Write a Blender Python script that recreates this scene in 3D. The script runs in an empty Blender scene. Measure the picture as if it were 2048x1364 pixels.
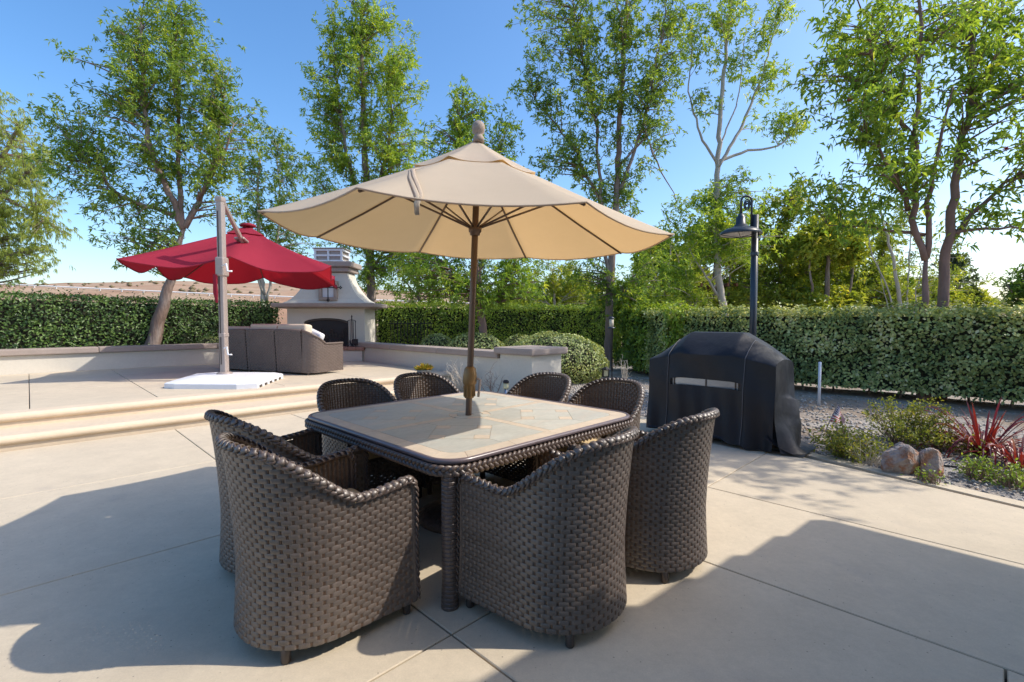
import bpy, bmesh, math, random
import numpy as np
from mathutils import Vector, Matrix

R = math.radians
scene = bpy.context.scene
col = scene.collection
random.seed(7)
rng = np.random.default_rng(11)

# ------------------------------------------------------------------ camera
CAM_H = 1.41
PITCH = R(2.428)
cam_data = bpy.data.cameras.new("camera")
cam_data.sensor_width = 36.0
cam_data.lens = 17.0
cam_data.clip_start = 0.05
cam_data.clip_end = 2000.0
cam = bpy.data.objects.new("camera", cam_data)
cam.location = (0, 0, CAM_H)
cam.rotation_euler = (R(90) - PITCH, 0, 0)
col.objects.link(cam)
scene.camera = cam

# ------------------------------------------------------------------ sky, sun, exposure
SUN_EL, SUN_AZ = 45.0, 90.0        # azimuth clockwise from +Y (view direction): the sun stands to the right
world = bpy.data.worlds.new("World")
scene.world = world
world.use_nodes = True
wn = world.node_tree
bg = wn.nodes["Background"]
sky = wn.nodes.new("ShaderNodeTexSky")
sky.sky_type = 'NISHITA'
sky.sun_disc = False
sky.sun_elevation = R(SUN_EL)
sky.sun_rotation = R(SUN_AZ)
sky.altitude = 300.0
sky.air_density = 1.0
sky.dust_density = 2.2
sky.ozone_density = 1.8
hsv = wn.nodes.new("ShaderNodeHueSaturation")     # the photograph's rendering of blue is a little richer
hsv.inputs["Saturation"].default_value = 1.27
wn.links.new(sky.outputs[0], hsv.inputs["Color"])
wn.links.new(hsv.outputs[0], bg.inputs[0])
bg.inputs[1].default_value = 0.15

sun_data = bpy.data.lights.new("sun", 'SUN')
sun_data.energy = 2.6
sun_data.angle = R(0.53)
sun_data.color = (1.0, 0.93, 0.82)
sun = bpy.data.objects.new("sun", sun_data)
sd = Vector((math.sin(R(SUN_AZ)) * math.cos(R(SUN_EL)), math.cos(R(SUN_AZ)) * math.cos(R(SUN_EL)), math.sin(R(SUN_EL))))
sun.rotation_euler = sd.to_track_quat('Z', 'Y').to_euler()
sun.location = sd * 40
col.objects.link(sun)

vs = scene.view_settings
vs.view_transform = 'Standard'
vs.look = 'None'
vs.exposure = 0.85
vs.gamma = 1.0
vs.use_curve_mapping = False
scene.cycles.use_denoising = True
scene.cycles.max_bounces = 8
scene.cycles.transparent_max_bounces = 6
scene.cycles.sample_clamp_indirect = 6.0

# ------------------------------------------------------------------ helpers: places
S2 = math.sqrt(2.0)
def W(u, v, z=0.0):
    """The garden is laid out on two axes at 45 degrees to the view: u runs back-right, v back-left."""
    return Vector(((u - v) / S2, (u + v) / S2, z))
UD = Vector((1, 1, 0)) / S2
VD = Vector((-1, 1, 0)) / S2
FPX = 967.0
def sight(px, py, Y):
    """Point of the garden, at distance Y in front of the photographer, in the bearing measured on the photograph."""
    a = (px - 1024.0) / FPX
    b = (682.0 - py) / FPX
    cy, sy = math.cos(PITCH), math.sin(PITCH)
    d = (a, cy + b * sy, -sy + b * cy)
    t = Y / d[1]
    return Vector((d[0] * t, Y, CAM_H + d[2] * t))

# ------------------------------------------------------------------ helpers: meshes
class MB:
    def __init__(self):
        self.V = []; self.F = []; self.n = 0; self.T = []
    def add(self, V, F, tone=None):
        V = np.asarray(V, float).reshape(-1, 3)
        F = F if isinstance(F, list) else [F]
        for f in F:
            f = np.asarray(f, dtype=np.int64)
            if f.ndim == 1: f = f[None]
            self.F.append(f + self.n)
        self.V.append(V); self.n += len(V)
        if tone is None: tone = np.full(len(V), 0.5)
        self.T.append(np.broadcast_to(np.asarray(tone, float), (len(V),)))
        return self
    def build(self, name, mat, parent=None, smooth=False, local=False, bevel=0.0):
        me = mesh_np(name, np.concatenate(self.V), self.F, np.concatenate(self.T), smooth)
        return put(name, me, mat, parent, local)

def mesh_np(name, V, faces, tone=None, smooth=False):
    me = bpy.data.meshes.new(name)
    me.vertices.add(len(V))
    me.vertices.foreach_set('co', np.ascontiguousarray(V, dtype=np.float32).ravel())
    loops = np.concatenate([f.ravel() for f in faces])
    tot = np.concatenate([np.full(len(f), f.shape[1], dtype=np.int64) for f in faces])
    start = np.concatenate([[0], np.cumsum(tot)[:-1]])
    me.loops.add(len(loops))
    me.loops.foreach_set('vertex_index', loops.astype(np.int32))
    me.polygons.add(len(tot))
    me.polygons.foreach_set('loop_start', start.astype(np.int32))
    me.polygons.foreach_set('use_smooth', np.full(len(tot), bool(smooth)))
    if tone is not None:
        a = me.attributes.new('tone', 'FLOAT', 'POINT')
        a.data.foreach_set('value', np.ascontiguousarray(tone, dtype=np.float32))
    me.update(calc_edges=True)
    return me

def wloc(o):
    p = Vector((0, 0, 0))
    while o is not None:
        p = p + o.location; o = o.parent
    return p

def put(name, me, mat, parent=None, local=False):
    """Link a mesh as one object; meshes given in world coordinates are moved into their parent's frame."""
    o = bpy.data.objects.new(name, me)
    if mat is not None and len(me.materials) == 0:
        me.materials.append(mat)
    col.objects.link(o)
    if parent is not None:
        o.parent = parent
        if not local:
            p = wloc(parent)
            me.transform(Matrix.Translation(-p))
    return o

def tag(o, label=None, cat=None, group=None, kind=None):
    if label: o["label"] = label
    if cat: o["category"] = cat
    if group: o["group"] = group
    if kind: o["kind"] = kind
    return o

def thing(name, loc, label, cat, group=None, rz=0.0):
    o = bpy.data.objects.new(name, None)
    o.empty_display_size = 0.2
    o.location = loc; o.rotation_euler = (0, 0, rz)
    col.objects.link(o)
    return tag(o, label, cat, group)

def solo(o, base):
    """Give a one-mesh thing its origin at its base."""
    o.data.transform(Matrix.Translation(-Vector(base))); o.location = base
    return o

def copy_tree(o, parent=None):
    c = o.copy(); col.objects.link(c); c.parent = parent
    for ch in list(o.children):
        copy_tree(ch, c)
    return c

def frames(P, ref=(0, 0, 1)):
    P = np.asarray(P, float)
    T = np.gradient(P, axis=0)
    T /= np.linalg.norm(T, axis=1, keepdims=True) + 1e-12
    N = np.zeros_like(P)
    r = np.asarray(ref, float)
    if abs(np.dot(T[0], r)) > 0.95: r = np.array([1.0, 0, 0])
    n = r - T[0] * np.dot(r, T[0]); n /= np.linalg.norm(n)
    for i in range(len(P)):
        n = n - T[i] * np.dot(n, T[i]); n /= np.linalg.norm(n) + 1e-12
        N[i] = n
    B = np.cross(T, N)
    return T, N, B

def tube(P, rad, k=6, cap=True, closed=False, flat=1.0, ref=(0, 0, 1), ph=0.0):
    P = np.asarray([tuple(p) for p in P], float)
    n = len(P)
    rad = np.broadcast_to(np.asarray(rad, float), (n,))
    T, N, B = frames(P, ref)
    a = np.arange(k) * 2 * np.pi / k + ph
    V = P[:, None, :] + rad[:, None, None] * (np.cos(a)[None, :, None] * N[:, None, :] + flat * np.sin(a)[None, :, None] * B[:, None, :])
    V = V.reshape(-1, 3)
    i = np.arange(n if closed else n - 1)[:, None]; j = np.arange(k)[None, :]
    i2 = (i + 1) % n; j2 = (j + 1) % k
    Q = np.stack([i * k + j, i * k + j2, i2 * k + j2, i2 * k + j], axis=-1).reshape(-1, 4)
    F = [Q]
    if cap and not closed:
        F.append(np.arange(k)[::-1][None]); F.append((np.arange(k) + (n - 1) * k)[None])
    return V, F

def lathe(prof, k=24, c=(0, 0, 0), cap=True):
    """prof: list of (radius, z)."""
    prof = np.asarray(prof, float); n = len(prof)
    a = np.arange(k) * 2 * np.pi / k
    V = np.stack([prof[:, 0:1] * np.cos(a), prof[:, 0:1] * np.sin(a), np.repeat(prof[:, 1:2], k, 1)], -1).reshape(-1, 3) + np.asarray(c, float)
    i = np.arange(n - 1)[:, None]; j = np.arange(k)[None]
    j2 = (j + 1) % k
    F = [np.stack([i * k + j, i * k + j2, (i + 1) * k + j2, (i + 1) * k + j], -1).reshape(-1, 4)]
    if cap:
        F.append(np.arange(k)[::-1][None]); F.append((np.arange(k) + (n - 1) * k)[None])
    return V, F

def prism(poly, z0, z1):
    poly = [tuple(p)[:2] for p in poly]; n = len(poly)
    V = [(x, y, z0) for x, y in poly] + [(x, y, z1) for x, y in poly]
    F = [np.arange(n)[::-1][None], (np.arange(n) + n)[None],
         np.array([[i, (i + 1) % n, (i + 1) % n + n, i + n] for i in range(n)])]
    return V, F

def bm_arrays(bm):
    bm.verts.index_update()
    V = np.array([v.co[:] for v in bm.verts])
    d = {}
    for f in bm.faces:
        d.setdefault(len(f.verts), []).append([v.index for v in f.verts])
    bm.free()
    return V, [np.array(x) for x in d.values()]

def box(c, s, bev=0.0, rz=0.0, seg=1, rx=0.0, ry=0.0):
    bm = bmesh.new()
    bmesh.ops.create_cube(bm, size=1.0)
    bmesh.ops.scale(bm, vec=Vector(s), verts=bm.verts)
    if bev > 0:
        bmesh.ops.bevel(bm, geom=list(bm.edges), offset=bev, segments=seg, affect='EDGES', profile=0.6)
    M = Matrix.Translation(Vector(c)) @ Matrix.Rotation(rz, 4, 'Z') @ Matrix.Rotation(rx, 4, 'X') @ Matrix.Rotation(ry, 4, 'Y')
    bmesh.ops.transform(bm, matrix=M, verts=bm.verts)
    return bm_arrays(bm)

def bprism(poly, z0, z1, bev, seg=1, top_only=True):
    """Prism with a bevelled top edge."""
    bm = bmesh.new()
    a = [bm.verts.new((p[0], p[1], z0)) for p in poly]
    b = [bm.verts.new((p[0], p[1], z1)) for p in poly]
    n = len(poly)
    bm.faces.new(a[::-1]); top = bm.faces.new(b)
    for i in range(n):
        bm.faces.new((a[i], a[(i + 1) % n], b[(i + 1) % n], b[i]))
    bmesh.ops.recalc_face_normals(bm, faces=bm.faces)
    if bev > 0:
        bmesh.ops.bevel(bm, geom=list(top.edges), offset=bev, segments=seg, affect='EDGES', profile=0.5)
    return bm_arrays(bm)

def sweep(profile, path, closed=False):
    """Extrude an open (a,z) profile polygon (closed loop) along a straight path of (origin, axis, length)."""
    pass

def xf(VF, M):
    V, F = VF
    V = np.asarray(V, float)
    M = np.array(M)
    return V @ M[:3, :3].T + M[:3, 3], F

# ------------------------------------------------------------------ helpers: materials
MATS = {}
def mat(name, color, rough=0.6, noise=None, bump=None, metallic=0.0, spec=0.5, trans=0.0, trans_col=None,
        tone=None, speck=None, sheen=0.0, island=0.0, coords='Object', stretch=None, mix2=None):
    """One procedural material. noise=(scale, amount): value mottling; tone=[(pos, colour)...]: colour ramp over the
    per-leaf attribute; speck=(scale, threshold, colour); bump=(scale, strength, distance)."""
    m = bpy.data.materials.new(name); m.use_nodes = True
    nt = m.node_tree; N = nt.nodes; L = nt.links
    b = N["Principled BSDF"]; out = N["Material Output"]
    b.inputs["Roughness"].default_value = rough
    b.inputs["Metallic"].default_value = metallic
    b.inputs["Specular IOR Level"].default_value = spec
    if sheen: b.inputs["Sheen Weight"].default_value = sheen
    tc = N.new("ShaderNodeTexCoord")
    vec = tc.outputs[coords]
    if stretch:
        mp = N.new("ShaderNodeMapping"); mp.inputs["Scale"].default_value = stretch
        L.new(vec, mp.inputs["Vector"]); vec = mp.outputs[0]
    c = None
    if tone:
        at = N.new("ShaderNodeAttribute"); at.attribute_name = 'tone'
        rp = N.new("ShaderNodeValToRGB"); e = rp.color_ramp.elements
        while len(e) < len(tone): e.new(0.5)
        for k, (p, cc) in enumerate(tone):
            e[k].position = p; e[k].color = (*cc, 1)
        L.new(at.outputs["Fac"], rp.inputs[0]); c = rp.outputs[0]
    else:
        rgb = N.new("ShaderNodeRGB"); rgb.outputs[0].default_value = (*color, 1); c = rgb.outputs[0]
    if mix2:                                     # (colour, scale, lo, hi): large patches of a second colour
        nz = N.new("ShaderNodeTexNoise"); nz.inputs["Scale"].default_value = mix2[1]; nz.inputs["Detail"].default_value = 5
        L.new(vec, nz.inputs["Vector"])
        mr = N.new("ShaderNodeMapRange"); mr.inputs[1].default_value = mix2[2]; mr.inputs[2].default_value = mix2[3]
        L.new(nz.outputs["Fac"], mr.inputs[0])
        mx = N.new("ShaderNodeMix"); mx.data_type = 'RGBA'
        L.new(mr.outputs[0], mx.inputs[0]); L.new(c, mx.inputs[6]); mx.inputs[7].default_value = (*mix2[0], 1)
        c = mx.outputs[2]
    if noise:
        for sc, am in (noise if isinstance(noise, list) else [noise]):
            nz = N.new("ShaderNodeTexNoise"); nz.inputs["Scale"].default_value = sc
            nz.inputs["Detail"].default_value = 6; nz.inputs["Roughness"].default_value = 0.6
            L.new(vec, nz.inputs["Vector"])
            mr = N.new("ShaderNodeMapRange"); mr.inputs[1].default_value = 0.25; mr.inputs[2].default_value = 0.75
            mr.inputs[3].default_value = 1 - am; mr.inputs[4].default_value = 1 + am
            L.new(nz.outputs["Fac"], mr.inputs[0])
            mx = N.new("ShaderNodeMix"); mx.data_type = 'RGBA'; mx.blend_type = 'MULTIPLY'; mx.inputs[0].default_value = 1
            L.new(c, mx.inputs[6]); L.new(mr.outputs[0], mx.inputs[7]); c = mx.outputs[2]
    if island:
        oi = N.new("ShaderNodeObjectInfo")
        mr = N.new("ShaderNodeMapRange"); mr.inputs[3].default_value = 1 - island; mr.inputs[4].default_value = 1 + island
        L.new(oi.outputs["Random"], mr.inputs[0])
        mx = N.new("ShaderNodeMix"); mx.data_type = 'RGBA'; mx.blend_type = 'MULTIPLY'; mx.inputs[0].default_value = 1
        L.new(c, mx.inputs[6]); L.new(mr.outputs[0], mx.inputs[7]); c = mx.outputs[2]
    if speck:
        vo = N.new("ShaderNodeTexVoronoi"); vo.inputs["Scale"].default_value = speck[0]
        L.new(vec, vo.inputs["Vector"])
        mr = N.new("ShaderNodeMapRange"); mr.inputs[1].default_value = speck[1]; mr.inputs[2].default_value = speck[1] * 0.5
        mr.inputs[3].default_value = 0; mr.inputs[4].default_value = speck[3] if len(speck) > 3 else 0.6
        L.new(vo.outputs["Distance"], mr.inputs[0])
        gate = N.new("ShaderNodeMath"); gate.operation = 'GREATER_THAN'; gate.inputs[1].default_value = 0.72
        sx = N.new("ShaderNodeSeparateColor"); L.new(vo.outputs["Color"], sx.inputs[0]); L.new(sx.outputs[0], gate.inputs[0])
        ml = N.new("ShaderNodeMath"); ml.operation = 'MULTIPLY'; L.new(mr.outputs[0], ml.inputs[0]); L.new(gate.outputs[0], ml.inputs[1])
        mx = N.new("ShaderNodeMix"); mx.data_type = 'RGBA'
        L.new(ml.outputs[0], mx.inputs[0]); L.new(c, mx.inputs[6]); mx.inputs[7].default_value = (*speck[2], 1); c = mx.outputs[2]
    L.new(c, b.inputs["Base Color"])
    if bump:
        prev = None
        for sc, st, di in (bump if isinstance(bump, list) else [bump]):
            nz = N.new("ShaderNodeTexNoise"); nz.inputs["Scale"].default_value = sc; nz.inputs["Detail"].default_value = 5
            L.new(vec, nz.inputs["Vector"])
            bp = N.new("ShaderNodeBump"); bp.inputs["Strength"].default_value = st; bp.inputs["Distance"].default_value = di
            L.new(nz.outputs["Fac"], bp.inputs["Height"])
            if prev is not None: L.new(prev, bp.inputs["Normal"])
            prev = bp.outputs[0]
        L.new(prev, b.inputs["Normal"])
    if trans > 0:
        tr = N.new("ShaderNodeBsdfTranslucent")
        if trans_col: tr.inputs[0].default_value = (*trans_col, 1)
        else:
            tm = N.new("ShaderNodeMix"); tm.data_type = 'RGBA'; tm.blend_type = 'MULTIPLY'; tm.inputs[0].default_value = 1
            L.new(c, tm.inputs[6]); tm.inputs[7].default_value = (1.7, 1.5, 0.7, 1); L.new(tm.outputs[2], tr.inputs[0])
        ms = N.new("ShaderNodeMixShader"); ms.inputs[0].default_value = trans
        L.new(b.outputs[0], ms.inputs[1]); L.new(tr.outputs[0], ms.inputs[2]); L.new(ms.outputs[0], out.inputs[0])
    MATS[name] = m
    return m

M_conc = mat("beige concrete", (0.555, 0.468, 0.345), 0.72, noise=[(0.8, 0.08), (5, 0.07), (28, 0.06), (130, 0.08)], island=0.025,
             mix2=((0.40, 0.345, 0.285), 1.7, 0.62, 0.90), speck=(30, 0.13, (0.15, 0.12, 0.10), 0.75), bump=[(14, 0.12, 0.01), (180, 0.25, 0.002)])
M_step = mat("sandstone coloured concrete", (0.60, 0.49, 0.36), 0.7, noise=[(1.5, 0.09), (18, 0.07)], bump=(60, 0.25, 0.004))
M_sub = mat("joint sand", (0.10, 0.075, 0.06), 0.95, noise=(40, 0.2))
M_stucco = mat("cream stucco", (0.60, 0.555, 0.47), 0.85, noise=[(1.2, 0.05), (30, 0.05)], bump=[(9, 0.15, 0.02), (90, 0.5, 0.006)])
M_cap = mat("taupe cast stone", (0.34, 0.275, 0.235), 0.8, noise=[(3, 0.10), (40, 0.08)], bump=(70, 0.4, 0.004))
M_wick = mat("brown resin wicker", (0.092, 0.070, 0.058), 0.44, noise=[(3, 0.16), (45, 0.24)], spec=1.0, island=0.20, bump=(400, 0.2, 0.0008))
M_sofaw = mat("dark sofa wicker", (0.125, 0.092, 0.076), 0.45, noise=[(3, 0.15), (40, 0.25)], spec=0.5)
M_stake = mat("copper brown wicker stake", (0.15, 0.085, 0.05), 0.45, noise=(50, 0.2))
M_braid = mat("brown braided wicker", (0.090, 0.064, 0.053), 0.40, noise=[(40, 0.30), (5, 0.12)], spec=0.6, bump=(300, 0.3, 0.001))
M_dark = mat("dark bronze metal", (0.075, 0.06, 0.055), 0.42, noise=(20, 0.12), metallic=0.3)
M_rim = mat("plum brown table rim", (0.14, 0.11, 0.12), 0.28, noise=(10, 0.1), spec=0.6)
M_slate = mat("grey green slate tile", (0.45, 0.445, 0.39), 0.55, noise=[(3.5, 0.10), (22, 0.10)], island=0.09, mix2=((0.50, 0.44, 0.36), 4.0, 0.5, 0.8), bump=(26, 0.12, 0.002), stretch=(1, 2.2, 1))
M_tan = mat("tan stone tile", (0.56, 0.465, 0.355), 0.55, noise=[(5, 0.10), (30, 0.08)], island=0.06, bump=(30, 0.2, 0.003))
M_canvas = mat("beige umbrella canvas", (0.56, 0.485, 0.375), 0.85, noise=[(2, 0.06), (9, 0.03), (240, 0.06)], trans=0.30, trans_col=(0.80, 0.48, 0.18), bump=(350, 0.25, 0.001))
M_pole = mat("bronze umbrella pole", (0.14, 0.095, 0.07), 0.38, metallic=0.5, noise=(14, 0.1))
M_collar = mat("golden bronze crank housing", (0.25, 0.155, 0.065), 0.45, metallic=0.4, noise=(18, 0.12))
M_finial = mat("weathered finial", (0.33, 0.26, 0.21), 0.8, noise=[(30, 0.25)], bump=(60, 0.3, 0.004))
M_red = mat("red umbrella canvas", (0.30, 0.012, 0.036), 0.8, noise=[(2, 0.06), (200, 0.05)], trans=0.25, trans_col=(0.55, 0.01, 0.02), bump=(4, 0.25, 0.03))
M_taupe = mat("taupe powder coated metal", (0.36, 0.30, 0.27), 0.4, metallic=0.2, noise=(12, 0.06))
M_white = mat("white plastic", (0.74, 0.75, 0.78), 0.45, noise=(6, 0.04))
M_cush = mat("tan seat canvas", (0.62, 0.46, 0.25), 0.9, noise=[(4, 0.05), (150, 0.06)], bump=(250, 0.2, 0.002))
M_sofac = mat("cream sofa canvas", (0.60, 0.52, 0.40), 0.9, noise=(5, 0.06))
M_cover = mat("black woven grill cover", (0.008, 0.009, 0.014), 0.5, noise=[(5, 0.2), (160, 0.15)], sheen=0.04, spec=0.35, bump=[(7, 0.3, 0.03), (300, 0.2, 0.001)])
M_seam = mat("grey seam piping", (0.09, 0.09, 0.10), 0.6)
M_steel = mat("brushed steel", (0.36, 0.38, 0.42), 0.32, metallic=0.85, noise=(25, 0.15), stretch=(1, 1, 8))
M_navy = mat("blue black lamp paint", (0.018, 0.028, 0.042), 0.38, noise=(10, 0.15), spec=0.6)
M_lampin = mat("white lamp enamel", (0.78, 0.74, 0.68), 0.4)
M_iron = mat("black iron", (0.022, 0.020, 0.024), 0.55, noise=(30, 0.2), metallic=0.3)
M_brick = mat("terracotta brick", (0.33, 0.17, 0.12), 0.85, noise=[(20, 0.15)], island=0.12, bump=(60, 0.4, 0.004))
M_soil = mat("garden soil", (0.29, 0.225, 0.17), 0.95, noise=[(2, 0.25), (30, 0.25)], mix2=((0.36, 0.33, 0.30), 0.9, 0.42, 0.62), bump=[(14, 0.6, 0.04), (90, 0.8, 0.02)])
M_gravel = mat("grey gravel", (0.3, 0.3, 0.3), 0.85, tone=[(0.0, (0.17, 0.16, 0.155)), (0.5, (0.38, 0.36, 0.34)), (0.85, (0.55, 0.51, 0.46)), (1.0, (0.42, 0.28, 0.17))])
M_rock = mat("rust stained boulder", (0.36, 0.31, 0.285), 0.85, noise=[(6, 0.25), (30, 0.2)], mix2=((0.30, 0.15, 0.085), 11.0, 0.46, 0.60), bump=[(14, 0.9, 0.04), (60, 0.8, 0.01)])
M_dry = mat("dry golden hillside", (0.36, 0.245, 0.15), 0.95, noise=[(0.05, 0.15), (0.6, 0.2)], mix2=((0.30, 0.16, 0.085), 0.06, 0.45, 0.65))
M_ground = mat("dry lawn and soil", (0.22, 0.18, 0.11), 0.95, noise=[(0.3, 0.2), (6, 0.25)])
M_fence = mat("white rail fence", (0.78, 0.77, 0.74), 0.6)
M_redwood = mat("redwood timber", (0.26, 0.10, 0.05), 0.75, noise=(12, 0.25))
M_bark = mat("grey brown bark", (0.21, 0.145, 0.115), 0.9, noise=[(6, 0.25), (40, 0.2)], bump=[(18, 0.8, 0.03)], stretch=(1, 1, 0.25), mix2=((0.30, 0.245, 0.215), 5.0, 0.45, 0.65))
M_palebark = mat("pale smooth bark", (0.44, 0.39, 0.33), 0.85, noise=[(5, 0.2), (30, 0.1)], bump=(20, 0.4, 0.02), stretch=(1, 1, 0.3))
M_redbark = mat("reddish bark", (0.23, 0.145, 0.12), 0.9, noise=[(8, 0.3)], bump=(25, 0.6, 0.02), stretch=(1, 1, 0.3))
M_twig = mat("dry white twig", (0.52, 0.46, 0.38), 0.9, noise=(20, 0.15))
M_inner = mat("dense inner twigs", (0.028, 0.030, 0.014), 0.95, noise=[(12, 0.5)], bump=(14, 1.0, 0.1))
M_hose = mat("black drip hose", (0.02, 0.02, 0.02), 0.6)
M_glass = mat("frosted amber lamp glass", (0.62, 0.56, 0.33), 0.25)
M_roof = mat("clay roof tile", (0.30, 0.15, 0.10), 0.85, noise=(4, 0.2), island=0.1)
M_pot = mat("grey glazed pot", (0.16, 0.18, 0.19), 0.5)

M_brush = mat("dry brush", (0.16, 0.13, 0.07), 0.95, noise=(2, 0.3))
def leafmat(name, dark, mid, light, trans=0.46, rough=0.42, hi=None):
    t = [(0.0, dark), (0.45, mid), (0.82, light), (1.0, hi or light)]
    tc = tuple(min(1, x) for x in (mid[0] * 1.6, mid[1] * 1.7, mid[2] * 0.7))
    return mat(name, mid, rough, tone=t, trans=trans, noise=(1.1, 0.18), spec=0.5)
L_deep = leafmat("glossy green leaf", (0.055, 0.107, 0.023), (0.134, 0.239, 0.042), (0.311, 0.425, 0.065), hi=(0.482, 0.518, 0.081))
L_bright = leafmat("fresh green leaf", (0.073, 0.144, 0.021), (0.177, 0.298, 0.043), (0.354, 0.480, 0.068), hi=(0.541, 0.595, 0.091))
L_yellow = leafmat("yellow green leaf", (0.10, 0.155, 0.024), (0.215, 0.295, 0.042), (0.40, 0.45, 0.065), hi=(0.55, 0.50, 0.08))
L_pepper = leafmat("feathery pepper leaf", (0.16, 0.22, 0.045), (0.32, 0.40, 0.09), (0.48, 0.54, 0.16), trans=0.45)
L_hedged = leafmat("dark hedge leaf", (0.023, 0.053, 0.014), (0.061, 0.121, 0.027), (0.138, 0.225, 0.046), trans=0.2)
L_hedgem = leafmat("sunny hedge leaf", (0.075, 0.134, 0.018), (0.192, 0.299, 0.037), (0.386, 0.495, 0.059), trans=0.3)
L_varieg = leafmat("variegated grey green leaf", (0.095, 0.145, 0.045), (0.255, 0.325, 0.105), (0.56, 0.60, 0.24), trans=0.25, hi=(0.66, 0.65, 0.40))
L_shrub = leafmat("olive shrub leaf", (0.064, 0.088, 0.019), (0.160, 0.208, 0.040), (0.352, 0.368, 0.064), hi=(0.512, 0.384, 0.080))
L_red = mat("red strap leaf", (0.20, 0.02, 0.025), 0.35, tone=[(0, (0.05, 0.012, 0.018)), (0.5, (0.15, 0.014, 0.022)), (0.85, (0.27, 0.03, 0.028)), (1, (0.30, 0.15, 0.16))], trans=0.22)
L_succ = mat("yellow green succulent", (0.3, 0.26, 0.04), 0.4, tone=[(0, (0.12, 0.16, 0.02)), (0.6, (0.42, 0.33, 0.04)), (1, (0.55, 0.30, 0.05))], trans=0.15)
L_far = leafmat("far dark tree leaf", (0.042, 0.070, 0.042), (0.084, 0.126, 0.063), (0.140, 0.196, 0.084))
L_flower = mat("red blossom", (0.5, 0.02, 0.02), 0.6)

# ================================================================== THE SETTING
TZ = 0.33            # terrace height
SZ = 0.165           # lower step height
VS1, VS2 = 7.54, 8.10   # faces of the two steps

def sheet(name, pts, z, m, kind='structure'):
    V = [(p[0], p[1], z) for p in pts]
    o = MB().add(V, np.arange(len(V))).build(name, m)
    return tag(o, kind=kind)

sheet("ground", [(-600, -300), (600, -300), (600, 900), (-600, 900)], -0.06, M_ground)

# ---- patio: every slab between the joints is a piece of its own
def clip(poly, a, b):
    """Keep the part of a polygon left of the line a->b (u,v)."""
    out = []
    def side(p): return (b[0] - a[0]) * (p[1] - a[1]) - (b[1] - a[1]) * (p[0] - a[0])
    for i in range(len(poly)):
        p, q = poly[i], poly[(i + 1) % len(poly)]
        sp, sq = side(p), side(q)
        if sp >= 0: out.append(p)
        if sp * sq < 0:
            t = sp / (sp - sq); out.append((p[0] + (q[0] - p[0]) * t, p[1] + (q[1] - p[1]) * t))
    return out
EDGE = [(4.2, -5.0), (4.95, -2.0), (5.43, -0.25), (5.62, 0.45), (5.86, 1.25), (6.12, 2.2), (6.40, 4.0), (6.62, 7.7)]
def inset_edge(d):
    return [(u - d, v) for u, v in EDGE]
patio = sheet("patio", [W(-6.0, -5.0), W(4.2, -5.0)] + [W(*p) for p in EDGE[1:]] + [W(-6.0, 7.7)], -0.045, M_sub)
UJ = [-6.0, -4.6, -3.2, -1.75, -0.32, 1.305, 2.762, 4.03, 5.47, 7.2]
VJ = [-5.0, -2.0, -0.07, 1.69, 3.57, 5.52, 7.50]
GAP = 0.0045
IN = inset_edge(0.17)
for i in range(len(UJ) - 1):
    for j in range(len(VJ) - 1):
        p = [(UJ[i] + GAP, VJ[j] + GAP), (UJ[i + 1] - GAP, VJ[j] + GAP), (UJ[i + 1] - GAP, VJ[j + 1] - GAP), (UJ[i] + GAP, VJ[j + 1] - GAP)]
        if UJ[i] > 2.7 and j == 1: continue
        if UJ[i] > 2.7 and j == 2: p[0] = (p[0][0], VJ[1] + GAP); p[1] = (p[1][0], VJ[1] + GAP)
        for a, b in zip(IN[:-1], IN[1:]):
            p = clip(p, a, b)
            if len(p) < 3: break
        if len(p) < 3: continue
        ar = 0.5 * abs(sum(p[k][0] * p[(k + 1) % len(p)][1] - p[(k + 1) % len(p)][0] * p[k][1] for k in range(len(p))))
        if ar < 0.03: continue
        V, F = bprism([W(*q)[:2] for q in p], -0.05, 0.0, 0.004)
        MB().add(V, F).build("slab", M_conc, patio)
# the curved border of the patio against the garden bed
E2 = inset_edge(0.155)
for k in range(1, len(EDGE) - 2):
    p = [E2[k], EDGE[k], EDGE[k + 1], E2[k + 1]]
    V, F = bprism([W(*q)[:2] for q in p], -0.05, 0.001, 0.003)
    MB().add(V, F).build("border", M_conc, patio)

# ---- terrace with two bullnosed steps
def nosed(v0, v1, z0, z1, u0, u1, over=0.05):
    """Step profile in (v,z) with a rolled nosing, drawn out along u."""
    r = 0.050
    prof = [(v1, z0), (v0, z0), (v0, z1 - 2 * r - 0.006), (v0 - over + 0.01, z1 - 2 * r)]
    for a in np.linspace(-90, -270, 9)[1:]:
        prof.append((v0 - over + 0.0 + r * 0.35 + r * math.cos(R(a)) * 1.0, z1 - r + r * math.sin(R(a)) * -1.0 * -1.0))
    prof = [(v1, z0), (v0, z0), (v0, z1 - 2 * r)]
    for a in np.linspace(-90, -270, 11):
        prof.append((v0 - over + r + r * math.cos(R(a)), z1 - r + r * math.sin(R(a))))
    prof.append((v1, z1))
    n = len(prof)
    us = np.linspace(u0, u1, 40)
    V = np.array([W(u, v, z)[:] for u in us for v, z in prof])
    i = np.arange(len(us) - 1)[:, None]; j = np.arange(n)[None]
    Q = np.stack([i * n + j, i * n + (j + 1) % n, (i + 1) * n + (j + 1) % n, (i + 1) * n + j], -1).reshape(-1, 4)[:, ::-1]
    return V, [Q, np.arange(n)[None], (np.arange(n) + (len(us) - 1) * n)[::-1][None]]
terrace = sheet("terrace", [W(-7, 8.25), W(6.28, 8.25), W(6.28, 13.95), W(-7, 13.95)], TZ - 0.045, M_sub)
V, F = nosed(VS1, VS2 + 0.1, -0.05, SZ, -7, 6.24); MB().add(V, F).build("lower_step", M_step, terrace, smooth=False)
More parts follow.
